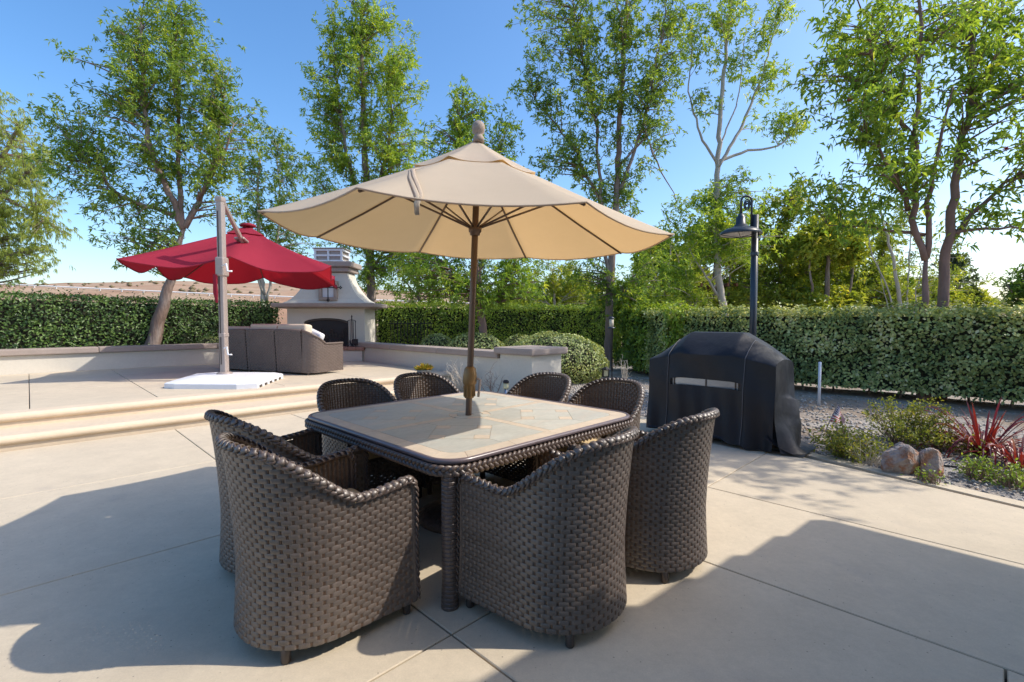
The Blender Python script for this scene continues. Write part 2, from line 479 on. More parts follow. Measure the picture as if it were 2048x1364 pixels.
V, F = nosed(VS2, VS2 + 0.22, SZ - 0.05, TZ, -7, 6.24); MB().add(V, F).build("upper_step", M_step, terrace)
TUJ = [-7.0, -4.3, -2.9, -1.45, -0.02, 1.26, 2.98, 4.45, 6.245]
TVJ = [VS2 + 0.2255, 10.3, 12.2, 13.9]
for i in range(len(TUJ) - 1):
    for j in range(len(TVJ) - 1):
        p = [(TUJ[i] + GAP, TVJ[j] + GAP), (TUJ[i + 1] - GAP, TVJ[j] + GAP), (TUJ[i + 1] - GAP, TVJ[j + 1] - GAP), (TUJ[i] + GAP, TVJ[j + 1] - GAP)]
        if j == 0: p[0] = (p[0][0], TVJ[0]); p[1] = (p[1][0], TVJ[0])
        V, F = bprism([W(*q)[:2] for q in p], TZ - 0.05, TZ - 0.0006, 0.004)
        MB().add(V, F).build("slab", M_conc, terrace)

# ---- garden bed: a low mounded sheet of soil with loose gravel on it
def edge_u(v):
    vv = [e[1] for e in EDGE]; uu = [e[0] for e in EDGE]
    return np.interp(v, vv, uu)
from mathutils import noise as mnoise
def bed_z(x, y):
    u, v = (x + y) / S2, (y - x) / S2
    d = u - edge_u(v)
    h = 0.07 * (1 - math.exp(-max(d, 0) / 0.8))
    return -0.012 + h + 0.025 * mnoise.noise((x * 1.3, y * 1.3, 0.3)) * min(1, max(d, 0) * 2)
us_n, vs_n = 60, 110
V = []; 
for j in range(vs_n):
    v = -6.0 + 22.0 * j / (vs_n - 1)
    for i in range(us_n):
        t = i / (us_n - 1)
        u = edge_u(v) + 0.004 + 14.0 * t ** 1.6
        w = W(u, v); V.append((w.x, w.y, bed_z(w.x, w.y)))
i = np.arange(vs_n - 1)[:, None]; j = np.arange(us_n - 1)[None]
Q = np.stack([i * us_n + j, i * us_n + j + 1, (i + 1) * us_n + j + 1, (i + 1) * us_n + j], -1).reshape(-1, 4)
tag(MB().add(V, Q).build("garden_bed", M_soil, smooth=True), kind='structure')
# planting strip behind the terrace walls
V = [W(-9, 14.0, 0.30), W(12, 14.0, 0.30), W(12, 20, 0.30), W(-9, 20, 0.30)]
tag(MB().add([p[:] for p in V], np.array([[0, 1, 2, 3]])).build("planting_strip", M_soil), kind='structure')

def pebbles(name, n, area, size, m, zfun, label):
    P = np.array([area() for _ in range(n)])
    s = rng.uniform(size[0], size[1], n)
    base = np.array([(1, 0, 0), (-1, 0, 0), (0, 1, 0), (0, -1, 0), (0, 0, 0.7), (0, 0, -0.5)], float)
    F0 = np.array([(0, 2, 4), (2, 1, 4), (1, 3, 4), (3, 0, 4), (2, 0, 5), (1, 2, 5), (3, 1, 5), (0, 3, 5)])
    a = rng.uniform(0, 6.28, n); ca, sa = np.cos(a), np.sin(a)
    B = base[None] * (1 + rng.uniform(-.35, .35, (n, 6, 1)))
    X = B[:, :, 0] * ca[:, None] - B[:, :, 1] * sa[:, None]
    Y = B[:, :, 0] * sa[:, None] + B[:, :, 1] * ca[:, None]
    V = np.stack([X, Y, B[:, :, 2]], -1) * s[:, None, None]
    z = np.array([zfun(p[0], p[1]) for p in P]) + s * 0.25
    V += np.stack([P[:, 0], P[:, 1], z], -1)[:, None]
    F = (F0[None] + np.arange(n)[:, None, None] * 6).reshape(-1, 3)
    o = MB().add(V.reshape(-1, 3), F, np.repeat(rng.uniform(0, 1, n), 6)).build(name, m, smooth=True)
    return tag(o, label, "gravel", kind='stuff')
def near_bed():
    while True:
        v = random.uniform(-1.2, 7.5); u = edge_u(v) + 0.02 + abs(random.gauss(0, 1)) * 1.9
        w = W(u, v)
        if u < 10.3 and w.x / w.y < 1.2: return (w.x, w.y)
pebbles("gravel", 9000, near_bed, (0.006, 0.026), M_gravel, bed_z, "loose grey gravel spread over the garden bed by the hedge")

# ---- far ground: dry hill with a white rail fence
HR = [(-900, 8.5), (0, 9.4), (330, 10.4), (640, 9.6), (900, 7.2), (1050, 5.6), (1400, 4.0), (2048, 3.0), (3000, 2.5)]
HF = [(-900, 6.4), (0, 5.7), (400, 4.55), (640, 3.95), (900, 3.4), (1050, 3.0), (1400, 2.4), (2048, 1.6), (3000, 1.2)]
def hill_z(ax, Y):
    px = 1024 + ax * FPX
    r = np.interp(px, *zip(*HR)); f = np.interp(px, *zip(*HF))
    return float(np.interp(Y, [26, 34, 60, 110, 160, 400], [-0.2, 0.6, f, r, r * 0.9, -2]))
ang = np.linspace(-1.9, 1.9, 90); dist = np.array([26, 30, 34, 42, 50, 60, 72, 85, 98, 110, 130, 160, 260, 400])
V = []
for Y in dist:
    for a in ang:
        z = hill_z(a, Y) + (0.35 * mnoise.noise((a * 30, Y * 0.1, 1)) if 62 < Y < 200 else 0)
        V.append((a * Y, Y, z))
n = len(ang); i = np.arange(len(dist) - 1)[:, None]; j = np.arange(n - 1)[None]
Q = np.stack([i * n + j, i * n + j + 1, (i + 1) * n + j + 1, (i + 1) * n + j], -1).reshape(-1, 4)
tag(MB().add(V, Q).build("hill", M_dry, smooth=True), kind='structure')
fence = thing("rail_fence", (-40, 60, hill_z(-0.66, 60)), "long white rail fence running across the dry hillside", "fence")
path = [(a * 60, 60 - 0.3, hill_z(a, 60) + 0.22) for a in np.linspace(-1.25, 0.05, 60)]
V, F = tube(path, 0.085, 5); MB().add(V, F).build("rail", M_fence, fence)
for a in np.linspace(-1.25, 0.05, 30):
    V, F = box((a * 60, 60 - 0.2, hill_z(a, 60)), (0.12, 0.12, 0.5)); MB().add(V, F).build("post", M_fence, fence)
# dry brush dotted on the hill
def hillbrush():
    a = random.uniform(-1.15, 0.1); Y = random.uniform(64, 108); return (a * Y, Y)
pebbles("hill_brush", 150, hillbrush, (0.25, 0.6), M_brush, lambda x, y: hill_z(x / y, y), "low dark brush dotted over the far dry hillside")["category"] = "brush"

# ---- the house beyond the right edge whose tiled gable throws the stepped shadow on the patio
house = thing("house", W(2.0, -4.0), "stucco house with stepped clay tile gable roof standing right of the patio", "house")
ZC = 2.6; UC, VC = 5.76, -1.0; SL = 0.364
poly = [W(5.25, -1.45), W(5.25, -9), W(-5.2, -9), W(-5.2, -1.45)]
V, F = prism([p[:2] for p in poly], -0.04, ZC + 0.05); MB().add(V, F).build("wall", M_stucco, house)
ridge_u = 0.3
gp = [W(5.25, -1.46, ZC), W(ridge_u, -1.46, ZC + (UC - ridge_u) * SL - 0.15), W(-4.7, -1.46, ZC), W(5.25, -1.75, ZC), W(ridge_u, -1.75, ZC + (UC - ridge_u) * SL - 0.15), W(-4.7, -1.75, ZC)]
MB().add([p[:] for p in gp], [np.array([[0, 1, 2], [5, 4, 3]]), np.array([[0, 3, 4, 1], [1, 4, 5, 2], [2, 5, 3, 0]])]).build("gable", M_stucco, house)
roof = MB()
for sgn in (1, -1):
    ue = UC if sgn > 0 else 2 * ridge_u - UC
    p0 = [W(ue, VC - 0.03, ZC - 0.06), W(ridge_u, VC - 0.03, ZC - 0.06 + (UC - ridge_u) * SL), W(ridge_u, -9.4, ZC - 0.06 + (UC - ridge_u) * SL), W(ue, -9.4, ZC - 0.06)]
    p1 = [p + Vector((0, 0, 0.04)) for p in p0]
    roof.add([p[:] for p in p0 + p1], np.array([[3, 2, 1, 0], [4, 5, 6, 7], [0, 1, 5, 4], [1, 2, 6, 5], [2, 3, 7, 6], [3, 0, 4, 7]]))
rf = roof.build("roof", M_roof, house)
NC = 15; step = (UC - ridge_u) / NC
for sgn in (1, -1):
    for k in range(NC):
        ua = UC - k * step; ub = UC - (k + 1.12) * step
        if sgn < 0: ua = 2 * ridge_u - ua; ub = 2 * ridge_u - ub
        za = ZC + 0.02 + k * step * SL; zb = za + step * 1.12 * SL - 0.05
        p0 = [W(ua, VC, za - 0.05), W(ub, VC, zb - 0.05), W(ub, -9.5, zb - 0.05), W(ua, -9.5, za - 0.05)]
        p1 = [W(ua, VC, za + 0.055), W(ub, VC, zb + 0.01), W(ub, -9.5, zb + 0.01), W(ua, -9.5, za + 0.055)]
        MB().add([p[:] for p in p0 + p1], np.array([[3, 2, 1, 0], [4, 5, 6, 7], [0, 1, 5, 4], [1, 2, 6, 5], [2, 3, 7, 6], [3, 0, 4, 7]])).build("tile_course", M_roof, rf)

# ================================================================== WALLS, PILLAR, FIREPLACE
def uvbox(u0, u1, v0, v1, z0, z1, bev=0.0, seg=1):
    c = W((u0 + u1) / 2, (v0 + v1) / 2, (z0 + z1) / 2)
    return box(c, (u1 - u0, v1 - v0, z1 - z0), bev, R(45), seg)
lw = thing("garden_wall", W(-1, 14.1, TZ), "long low cream stucco wall with taupe cap behind the red umbrella", "wall")
MB().add(*uvbox(-8.0, 5.6, 13.9, 14.2, 0.0, 0.705, 0.01)).build("wall_face", M_stucco, lw)
for k in range(6):
    a = -8.0 + k * 2.27
    MB().add(*uvbox(a, a + 2.264, 13.83, 14.27, 0.705, 0.83, 0.022, 2)).build("cap_stone", M_cap, lw)
rw = thing("garden_wall", W(6.4, 9, TZ), "low cream stucco wall with taupe cap running from fireplace to pillar", "wall")
MB().add(*uvbox(6.27, 6.57, 6.58, 12.3, -0.03, 0.70, 0.01)).build("wall_face", M_stucco, rw)
for k in range(3):
    a = 6.60 + k * 1.92
    MB().add(*uvbox(6.20, 6.64, a, a + 1.914, 0.70, 0.825, 0.022, 2)).build("cap_stone", M_cap, rw)
pl = thing("pillar", W(6.66, 6.16), "square cream stucco pillar with taupe cap at the end of the low wall", "pillar")
MB().add(*uvbox(6.25, 7.08, 5.76, 6.575, -0.03, 0.79, 0.012)).build("shaft", M_stucco, pl)
MB().add(*uvbox(6.16, 7.17, 5.67, 6.66, 0.79, 0.915, 0.03, 2)).build("cap", M_cap, pl)

FX = -5.07; FY = 13.2
fp = thing("fireplace", (FX, FY + 0.4, TZ), "cream stucco outdoor fireplace with flared chimney and black arched firebox", "fireplace")
# body with an arched opening
def arch_pts(x0, x1, z0, zs, zt, n=14):
    c = (x0 + x1) / 2; h = (x1 - x0) / 2
    return [(x0, z0)] + [(c - h * math.cos(math.pi * k / n), zs + (zt - zs) * math.sin(math.pi * k / n)) for k in range(n + 1)] + [(x1, z0)]
bx0, bx1, bzt = -6.13, -4.02, 1.76
op = arch_pts(-5.68, -4.46, 0.70, 1.35, 1.475)
front = MB()
outer = [(bx0, 0.3), (bx0, bzt), (bx1, bzt), (bx1, 0.3)]
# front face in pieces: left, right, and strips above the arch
def fquad(a, b, c, d, y): front.add([(a[0], y, a[1]), (b[0], y, b[1]), (c[0], y, c[1]), (d[0], y, d[1])], np.array([[0, 1, 2, 3]]))
fquad((bx0, 0.3), (-5.68, 0.3), (-5.68, bzt), (bx0, bzt), FY)
fquad((-4.46, 0.3), (bx1, 0.3), (bx1, bzt), (-4.46, bzt), FY)
fquad((-5.68, 0.3), (-4.46, 0.3), (-4.46, 0.70), (-5.68, 0.70), FY)
for a, b in zip(op[1:-2], op[2:-1]):
    fquad(a, b, (b[0], bzt), (a[0], bzt), FY)
for a, b in zip(op[:-1], op[1:]):          # reveal
    front.add([(a[0], FY, a[1]), (b[0], FY, b[1]), (b[0], FY + 0.3, b[1]), (a[0], FY + 0.3, a[1])], np.array([[0, 3, 2, 1]]))
front.add([(bx0, FY, 0.3), (bx0, FY, bzt), (bx0, FY + 1.0, bzt), (bx0, FY + 1.0, 0.3)], np.array([[0, 1, 2, 3]]))
front.add([(bx1, FY, 0.3), (bx1, FY, bzt), (bx1, FY + 1.0, bzt), (bx1, FY + 1.0, 0.3)], np.array([[3, 2, 1, 0]]))
front.add([(bx0, FY + 1.0, 0.3), (bx0, FY + 1.0, bzt), (bx1, FY + 1.0, bzt), (bx1, FY + 1.0, 0.3)], np.array([[0, 1, 2, 3]]))
front.build("body", M_stucco, fp)
MB().add(*box((FX - 0.0, FY + 0.45, 1.825), (2.78, 1.38, 0.115), 0.03, seg=2)).build("mantel", M_cap, fp)
MB().add(*box((FX, FY + 0.47, 1.762), (2.5, 1.22, 0.05), 0.02)).build("mantel_moulding", M_cap, fp)
# flared stack
prof = [(1.17, 1.882), (1.06, 1.93), (0.95, 2.0), (0.83, 2.12), (0.73, 2.26), (0.64, 2.42), (0.575, 2.58), (0.55, 2.72)]
st = MB(); V = []
for w, z in prof:
    d = 0.50 * (0.55 + 0.45 * (w - 0.55) / 0.62) + 0.06
    for sx, sy in ((-1, -1), (1, -1), (1, 1), (-1, 1)):
        V.append((FX + sx * w * 0.99, FY + 0.47 + sy * d, z))
n = len(prof); i = np.arange(n - 1)[:, None]; j = np.arange(4)[None]
Q = np.stack([i * 4 + j, i * 4 + (j + 1) % 4, (i + 1) * 4 + (j + 1) % 4, (i + 1) * 4 + j], -1).reshape(-1, 4)
st.add(V, [Q, np.array([[n * 4 - 4, n * 4 - 3, n * 4 - 2, n * 4 - 1]])]); st.build("chimney_stack", M_stucco, fp)
cr = MB().add(*box((FX, FY + 0.47, 2.80), (1.24, 0.86, 0.13), 0.02)).build("chimney_crown", M_cap, fp)
MB().add(*box((FX, FY + 0.47, 2.945), (1.40, 1.0, 0.15), 0.03, seg=2)).build("crown_cap", M_cap, cr)
# spark arrestor: frame bars and vent panes
sa = MB()
for sx in (-0.36, 0.0, 0.36):
    for sy in (-0.28, 0.28): sa.add(*box((FX + 0.02 + sx, FY + 0.47 + sy, 3.20), (0.05, 0.05, 0.34)))
for z in (3.05, 3.20, 3.35):
    for sy in (-0.28, 0.28): sa.add(*box((FX + 0.02, FY + 0.47 + sy * 1.004, z), (0.80, 0.04, 0.05)))
    for sx in (-0.38, 0.38): sa.add(*box((FX + 0.02 + sx * 1.004, FY + 0.47, z), (0.04, 0.56, 0.05)))
sao = sa.build("spark_arrestor", M_white, fp)
MB().add(*box((FX + 0.02, FY + 0.47, 3.19), (0.70, 0.50, 0.30))).build("mesh_screen", M_taupe, sao)
MB().add(*box((FX + 0.02, FY + 0.47, 3.395), (0.86, 0.66, 0.03), 0.008)).build("arrestor_lid", M_taupe, sao)
# firebox doors of black iron with scrollwork
fb = MB().add([(x, FY + 0.05, z) for x, z in op], np.arange(len(op))[None]).build("firebox_screen", M_iron, fp)
ring = [(x * 0.97 + FX * 0.03, FY + 0.035, z if k in (0, len(op) - 1) else z - 0.035) for k, (x, z) in enumerate(op)]
V, F = tube(ring, 0.024, 6); MB().add(V, F).build("screen_frame", M_dark, fb)
for k in range(12):
    cx = FX - 0.50 + 0.09 * k; t = np.linspace(0, 4.5 * math.pi, 40)
    cz = 0.95 + 0.16 * math.sin(k * 1.9)
    pts = [(cx + 0.075 * (1 - a / 16) * math.cos(a + k), FY + 0.03, cz + 0.12 * (1 - a / 16) * math.sin(a + k)) for a in t]
    V, F = tube(pts, 0.007, 4); MB().add(V, F).build("scroll", M_dark, fb)
# raised hearth with brick edge
he = MB().add(*box((FX + 0.05, FY - 0.18, 0.47), (2.12, 0.56, 0.30), 0.012)).build("hearth", M_stucco, fp)
for k in range(10):
    MB().add(*box((FX - 0.98 + 0.228 * k, FY - 0.20, 0.665), (0.216, 0.60, 0.085), 0.008)).build("brick", M_brick, he)
# niche frame with a black iron cross
nf = MB()
for c, s in (((0, 0.22), (0.50, 0.09)), ((0, -0.22), (0.50, 0.09)), ((-0.205, 0), (0.09, 0.35)), ((0.205, 0), (0.09, 0.35))):
    nf.add(*box((FX + 0.08 + c[0], FY - 0.00, 2.22 + c[1]), (s[0], 0.16, s[1]), 0.01))
nfo = nf.build("niche_frame", M_cap, fp)
MB().add(*box((FX + 0.08, FY + 0.02, 2.22), (0.33, 0.06, 0.36))).build("niche_panel", M_white, nfo)
crs = thing("wall_cross", (FX + 0.1, FY - 0.10, 2.24), "black iron wall cross hanging on the chimney niche", "cross")
m = MB()
m.add(*tube([(FX + 0.1, FY - 0.10, 1.98), (FX + 0.1, FY - 0.10, 2.52)], 0.014, 6))
m.build("upright", M_iron, crs)
MB().add(*tube([(FX - 0.22, FY - 0.10, 2.30), (FX + 0.42, FY - 0.10, 2.30)], 0.014, 6)).build("crossbar", M_iron, crs)
for dx, dz in ((0, -0.28), (0, 0.26), (-0.34, 0.06), (0.34, 0.06)):
    m = MB()
    for a in range(4):
        m.add(*box((FX + 0.1 + dx + 0.026 * math.cos(a * 1.571), FY - 0.10, 2.24 + dz + 0.026 * math.sin(a * 1.571)), (0.034, 0.02, 0.034), 0.008, ry=R(45)))
    m.build("fleur", M_iron, crs)
# fireplace tools
TX, TY = -4.27, FY - 0.30
tl = thing("fireplace_tool_set", (TX, TY, 0.71), "black iron fireplace tool set standing on the brick hearth", "tool set")
V, F = tube([(TX, TY, 0.72), (TX, TY, 1.50)], 0.014, 6); MB().add(V, F).build("stand_post", M_iron, tl)
V, F = lathe([(0.004, 0), (0.022, 0.02), (0.012, 0.05), (0.002, 0.07)], 8, (TX, TY, 1.49)); MB().add(V, F).build("finial", M_iron, tl)
for a in range(4):
    an = a * 1.571 + 0.6
    pts = [(TX + r * math.cos(an), TY + r * math.sin(an), 0.708 + h) for r, h in ((0.0, 0.09), (0.06, 0.06), (0.12, 0.012), (0.15, 0.03))]
    V, F = tube(pts, 0.011, 5); MB().add(V, F).build("foot", M_iron, tl)
pts = [(TX - 0.11, TY - 0.02, 1.36), (TX - 0.10, TY - 0.02, 1.41), (TX, TY - 0.02, 1.43), (TX + 0.10, TY - 0.02, 1.41), (TX + 0.11, TY - 0.02, 1.36)]
V, F = tube(pts, 0.010, 5); MB().add(V, F).build("hanger", M_iron, tl)
for dx, kind in ((-0.10, 'poker'), (-0.04, 'tongs'), (0.05, 'broom'), (0.11, 'shovel')):
    V, F = tube([(TX + dx, TY - 0.03, 0.86), (TX + dx * 0.9, TY - 0.03, 1.40)], 0.010, 5)
    o = MB().add(V, F).build(kind, M_iron, tl)
    s = {'poker': (0.03, 0.02, 0.08), 'tongs': (0.05, 0.02, 0.10), 'broom': (0.10, 0.05, 0.14), 'shovel': (0.12, 0.025, 0.16)}[kind]
    MB().add(*box((TX + dx, TY - 0.03, 0.84), s, 0.01)).build("tool_head", M_iron, o)

# iron picket fence behind the wall
pf = thing("iron_fence", sight(822, 690, 14.6), "short run of black iron pickets beside the hedge behind the low wall", "fence")
x0, x1 = sight(782, 690, 14.6).x, sight(862, 690, 14.6).x
for k in range(13):
    x = x0 + (x1 - x0) * k / 12
    V, F = tube([(x, 14.6, 0.2), (x, 14.6, 1.42)], 0.012, 5); MB().add(V, F).build("picket", M_iron, pf)
for z in (0.45, 1.32):
    V, F = tube([(x0 - .05, 14.6, z), (x1 + .05, 14.6, z)], 0.014, 5); MB().add(V, F).build("rail", M_iron, pf)

# ================================================================== DINING TABLE
TC = W(2.228, 2.66)
TH = 0.74
HALF = 0.868
tb = thing("dining_table", (TC.x, TC.y, 0), "square stone tiled dining table with braided wicker edge under beige umbrella", "table", rz=R(45))
def rsq(h, r, n=9):
    """Rounded square outline, counter-clockwise."""
    out = []
    for k, (sx, sy) in enumerate(((1, 1), (-1, 1), (-1, -1), (1, -1))):
        for a in np.linspace(0, 90, n):
            t = R(a + 90 * k); out.append((sx * (h - r) + r * math.cos(t), sy * (h - r) + r * math.sin(t)))
    return out
def tpart(name, VF, m, smooth=False): return MB().add(*VF).build(name, m, tb, smooth=smooth, local=True)
# rim ring: rounded section swept round the outline
pth = np.array([(x, y, TH - 0.0135) for x, y in rsq(HALF - 0.020, 0.15, 12)])
V, F = tube(pth, 0.0145, 10, closed=True, ref=(0, 0, 1)); MB().add(V, F).build("rim", M_rim, tb, smooth=True, local=True)
tpart("underframe", prism(rsq(HALF - 0.022, 0.14), TH - 0.062, TH - 0.020), M_dark)
def resample(P, ds, closed=True):
    P = np.asarray(P, float)
    if closed: P = np.vstack([P, P[:1]])
    L = np.concatenate([[0], np.cumsum(np.linalg.norm(np.diff(P, axis=0), axis=1))])
    n = max(8, int(L[-1] / ds)); s = np.linspace(0, L[-1], n + (0 if closed else 1), endpoint=not closed)
    return np.stack([np.interp(s, L, P[:, k]) for k in range(3)], 1), s, L[-1]
def braid(P, O, s, period, lat, nrm, rad, axis, flat=1.0, k=7):
    """Three interlaced strands along P; O outward direction and axis lateral direction per point."""
    out = []
    for q in range(3):
        ph = 2 * math.pi * s / period + q * 2 * math.pi / 3
        C = P + axis * (lat * np.sin(ph))[:, None] + O * (nrm * np.sin(2 * ph))[:, None]
        T, N, B = frames(C)
        a = np.arange(k) * 2 * np.pi / k
        # wide flat cane: wide across the outward normal
        Nn = O - T * np.sum(O * T, 1)[:, None]; Nn /= np.linalg.norm(Nn, axis=1)[:, None] + 1e-9
        Bb = np.cross(T, Nn)
        V = C[:, None] + rad * (np.cos(a)[None, :, None] * Bb[:, None] + flat * np.sin(a)[None, :, None] * Nn[:, None])
        out.append(V)
    return out
def braid_objs(P, O, s, L, period, lat, nrm, rad, axis, closed, parent, name, m, flat=0.7, k=7):
    for V in braid(P, O, s, period, lat, nrm, rad, axis, flat, k):
        n = len(V); i = np.arange(n if closed else n - 1)[:, None]; j = np.arange(k)[None]
        Q = np.stack([i * k + j, i * k + (j + 1) % k, ((i + 1) % n) * k + (j + 1) % k, ((i + 1) % n) * k + j], -1).reshape(-1, 4)
        F = [Q] if closed else [Q, np.arange(k)[::-1][None], (np.arange(k) + (n - 1) * k)[None]]
        MB().add(V.reshape(-1, 3), F).build(name, m, parent, smooth=True, local=True)
P, s, L = resample([(x, y, TH - 0.056) for x, y in rsq(HALF - 0.004, 0.15, 12)], 0.0075)
per = L / round(L / 0.105)
Tn = np.gradient(P, axis=0); Tn[0] = P[1] - P[-1]; Tn[-1] = P[0] - P[-2]; Tn /= np.linalg.norm(Tn, axis=1)[:, None]
O = np.stack([Tn[:, 1], -Tn[:, 0], np.zeros(len(P))], 1)
braid_objs(P, O, s, L, per, 0.0185, 0.0075, 0.0125, np.tile([0, 0, 1.0], (len(P), 1)), True, tb, "braid_strand", M_braid)
# stone tiles
def tile(poly, m, z=TH - 0.0045, g=0.0014):
    poly = [tuple(q) for q in poly]
    n = len(poly)
    if sum(poly[k][0] * poly[(k + 1) % n][1] - poly[(k + 1) % n][0] * poly[k][1] for k in range(n)) < 0: poly = poly[::-1]
    p = []
    P_ = [Vector(q) for q in poly]
    for k in range(n):     # shrink each edge by the joint
        a, b, d = P_[k - 1], P_[k], P_[(k + 1) % n]
        e1 = (b - a).normalized(); e2 = (d - b).normalized()
        n1 = Vector((-e1.y, e1.x)); n2 = Vector((-e2.y, e2.x))
        bis = (n1 + n2)
        if bis.length < 1e-4: bis = n1
        else: bis = bis / max(0.35, bis.length_squared / 2)
        p.append(b + bis * g)
    V, F = bprism(p, z - 0.012, z + random.uniform(-.0003, .0003), 0.0)
    MB().add(V, F).build("tile", m, tb, local=True)
tpart("grout_bed", prism(rsq(HALF - 0.030, 0.13), TH - 0.019, TH - 0.0075), M_tan)
HI = HALF - 0.034; BW = 0.095; CB = 0.032
q0 = HI - BW
out_o = rsq(HI, 0.125, 7); out_i = rsq(q0, 0.085, 7)
# border: corner pieces plus three straight tiles a side
npt = len(out_o)
for k in range(4):
    ks = range(k * 7, k * 7 + 7)
    poly = [out_o[i] for i in ks] + [out_i[i] for i in reversed(ks)]
    tile(poly, M_tan)
    a_o, b_o = Vector(out_o[k * 7 + 6]), Vector(out_o[(k * 7 + 7) % npt]); a_i, b_i = Vector(out_i[k * 7 + 6]), Vector(out_i[(k * 7 + 7) % npt])
    cuts = [0, 0.24, 0.5, 0.76, 1]
    for c0, c1 in zip(cuts[:-1], cuts[1:]):
        tile([a_o.lerp(b_o, c0), a_o.lerp(b_o, c1), a_i.lerp(b_i, c1), a_i.lerp(b_i, c0)], M_tan)
# cross bands
RC = 0.155
for k in range(4):
    ca, sa = math.cos(k * math.pi / 2), math.sin(k * math.pi / 2)
    for r0, r1 in ((RC, 0.45), (0.45, q0)):
        tile([(r0 * ca - y * sa, r0 * sa + y * ca) if False else (x * ca - y * sa, x * sa + y * ca) for x, y in ((r0, -CB), (r1, -CB), (r1, CB), (r0, CB))], M_tan)
# ring round the umbrella hole
for k in range(8):
    an = np.linspace(k * 45, (k + 1) * 45, 5)
    tile([(0.148 * math.cos(R(a)), 0.148 * math.sin(R(a))) for a in an] + [(0.095 * math.cos(R(a)), 0.095 * math.sin(R(a))) for a in reversed(an)], M_tan if k % 2 else M_slate, z=TH - 0.0040)
for k in range(4):
    an = np.linspace(k * 90, (k + 1) * 90, 7)
    tile([(0.092 * math.cos(R(a)), 0.092 * math.sin(R(a))) for a in an] + [(0.027 * math.cos(R(a)), 0.027 * math.sin(R(a))) for a in reversed(an)], M_slate, z=TH - 0.0040)
# quadrants of slate with four tan inserts each
def quad_tiles(sx, sy):
    c = (CB + q0) / 2; h = (q0 - CB) / 2; dd = 0.185; r = 0.064
    def mp(pts):
        pts = [(sx * (c + x), sy * (c + y)) for x, y in pts]
        return pts if sx * sy > 0 else pts[::-1]
    rc = 0.085
    for ax, ay in ((1, 0), (0, 1), (-1, 0), (0, -1)):
        X, Y = ax * dd, ay * dd
        tile(mp([(X + r, Y), (X, Y + r), (X - r, Y), (X, Y - r)]), M_tan)
    star = []
    for k in range(4):
        ca, sa = round(math.cos(k * math.pi / 2)), round(math.sin(k * math.pi / 2))
        for x, y in ((dd, -r), (dd - r, 0), (dd, r)):
            star.append((x * ca - y * sa, x * sa + y * ca))
    tile(mp(star), M_slate)
    for kx, ky in ((1, 1), (-1, 1), (-1, -1), (1, -1)):
        corner = [(h, h)]
        if (kx, ky) == (1, 1):            # the rounded outer corner
            corner = [(h - rc + rc * math.cos(R(a)), h - rc + rc * math.sin(R(a))) for a in np.linspace(0, 90, 5)]
        if (kx, ky) == (-1, -1):          # cut by the ring
            e = 0.150
            o = c - h
            corner = []
            for a in np.linspace(12.5, 77.5, 6):
                corner.append((-( e * math.cos(R(90 - a)) - c), -(e * math.sin(R(90 - a)) - c)))
            corner = [(x, y) for x, y in corner]
        pts = [(dd + r, 0), (h, 0)] + corner + [(0, h), (0, dd + r), (r, dd), (dd, r)]
        pts = [(kx * x, ky * y) for x, y in pts]
        if kx * ky < 0: pts = pts[::-1]
        tile(mp(pts), M_slate)
for sx in (1, -1):
    for sy in (1, -1): quad_tiles(sx, sy)
# legs: cane wrapped posts
def wrapped_leg(x, y):
    pr = []; z = 0.0
    while z < TH - 0.065:
        f = 1.0 + 0.12 * max(0, 1 - z / 0.12)
        pr += [(0.0365 * f, z), (0.0395 * f, z + 0.004), (0.0395 * f, z + 0.016), (0.0365 * f, z + 0.020)]; z += 0.0205
    tpart("leg", lathe(pr, 20, (x, y, 0)), M_braid, smooth=False)
for sx in (1, -1):
    for sy in (1, -1): wrapped_leg(sx * 0.80, sy * 0.80)
for a in (0, 1):
    s_ = (1.55, 0.04, 0.03) if a == 0 else (0.04, 1.55, 0.029)
    tpart("cross_rail", box((0, 0, TH - 0.078 - a * 0.0005), s_), M_dark)

# ================================================================== BEIGE UMBRELLA
UB = Vector((-0.31, 3.424, TH)); LEAN = Vector((0.0411, -0.0249, 1.0)).normalized()
ub = thing("patio_umbrella", (UB.x - 0.03, UB.y + 0.018, 0), "open beige canvas umbrella with bronze pole rising through the dining table", "umbrella")
def onpole(z): return UB + LEAN * ((z - TH) / LEAN.z)
def upart(name, VF, m, parent=None, smooth=True): return MB().add(*VF).build(name, m, parent or ub, smooth=smooth)
upart("pole", tube([onpole(z) for z in (0.04, 0.8, 1.5, 2.62)], 0.0225, 14), M_pole)
# crank housing
c0 = onpole(0.0)
def onaxis(prof, k=20):
    V, F = lathe([(r, z) for r, z in prof], k); V = np.asarray(V)
    out = V.copy()
    for i, p in enumerate(V):
        q = onpole(p[2]); out[i] = (q.x + p[0], q.y + p[1], p[2])
    return out, F
hs = upart("crank_housing", onaxis([(0.030, 0.86), (0.034, 0.865), (0.040, 0.955), (0.046, 0.958), (0.050, 0.975), (0.048, 1.03), (0.040, 1.07), (0.026, 1.085)]), M_collar)
for k in range(10):
    a = k * 0.628; p = onpole(0.91)
    upart("rib_grip", box((p.x + 0.0385 * math.cos(a), p.y + 0.0385 * math.sin(a), 0.91), (0.008, 0.008, 0.08), 0.002, rz=a), M_collar, hs, False)
p = onpole(0.97)
upart("crank_handle", tube([(p.x + .04, p.y - .01, 1.0), (p.x + 0.075, p.y - .012, 0.99), (p.x + 0.062, p.y - .012, 0.87)], [0.012, 0.011, 0.009], 8), M_taupe, hs)
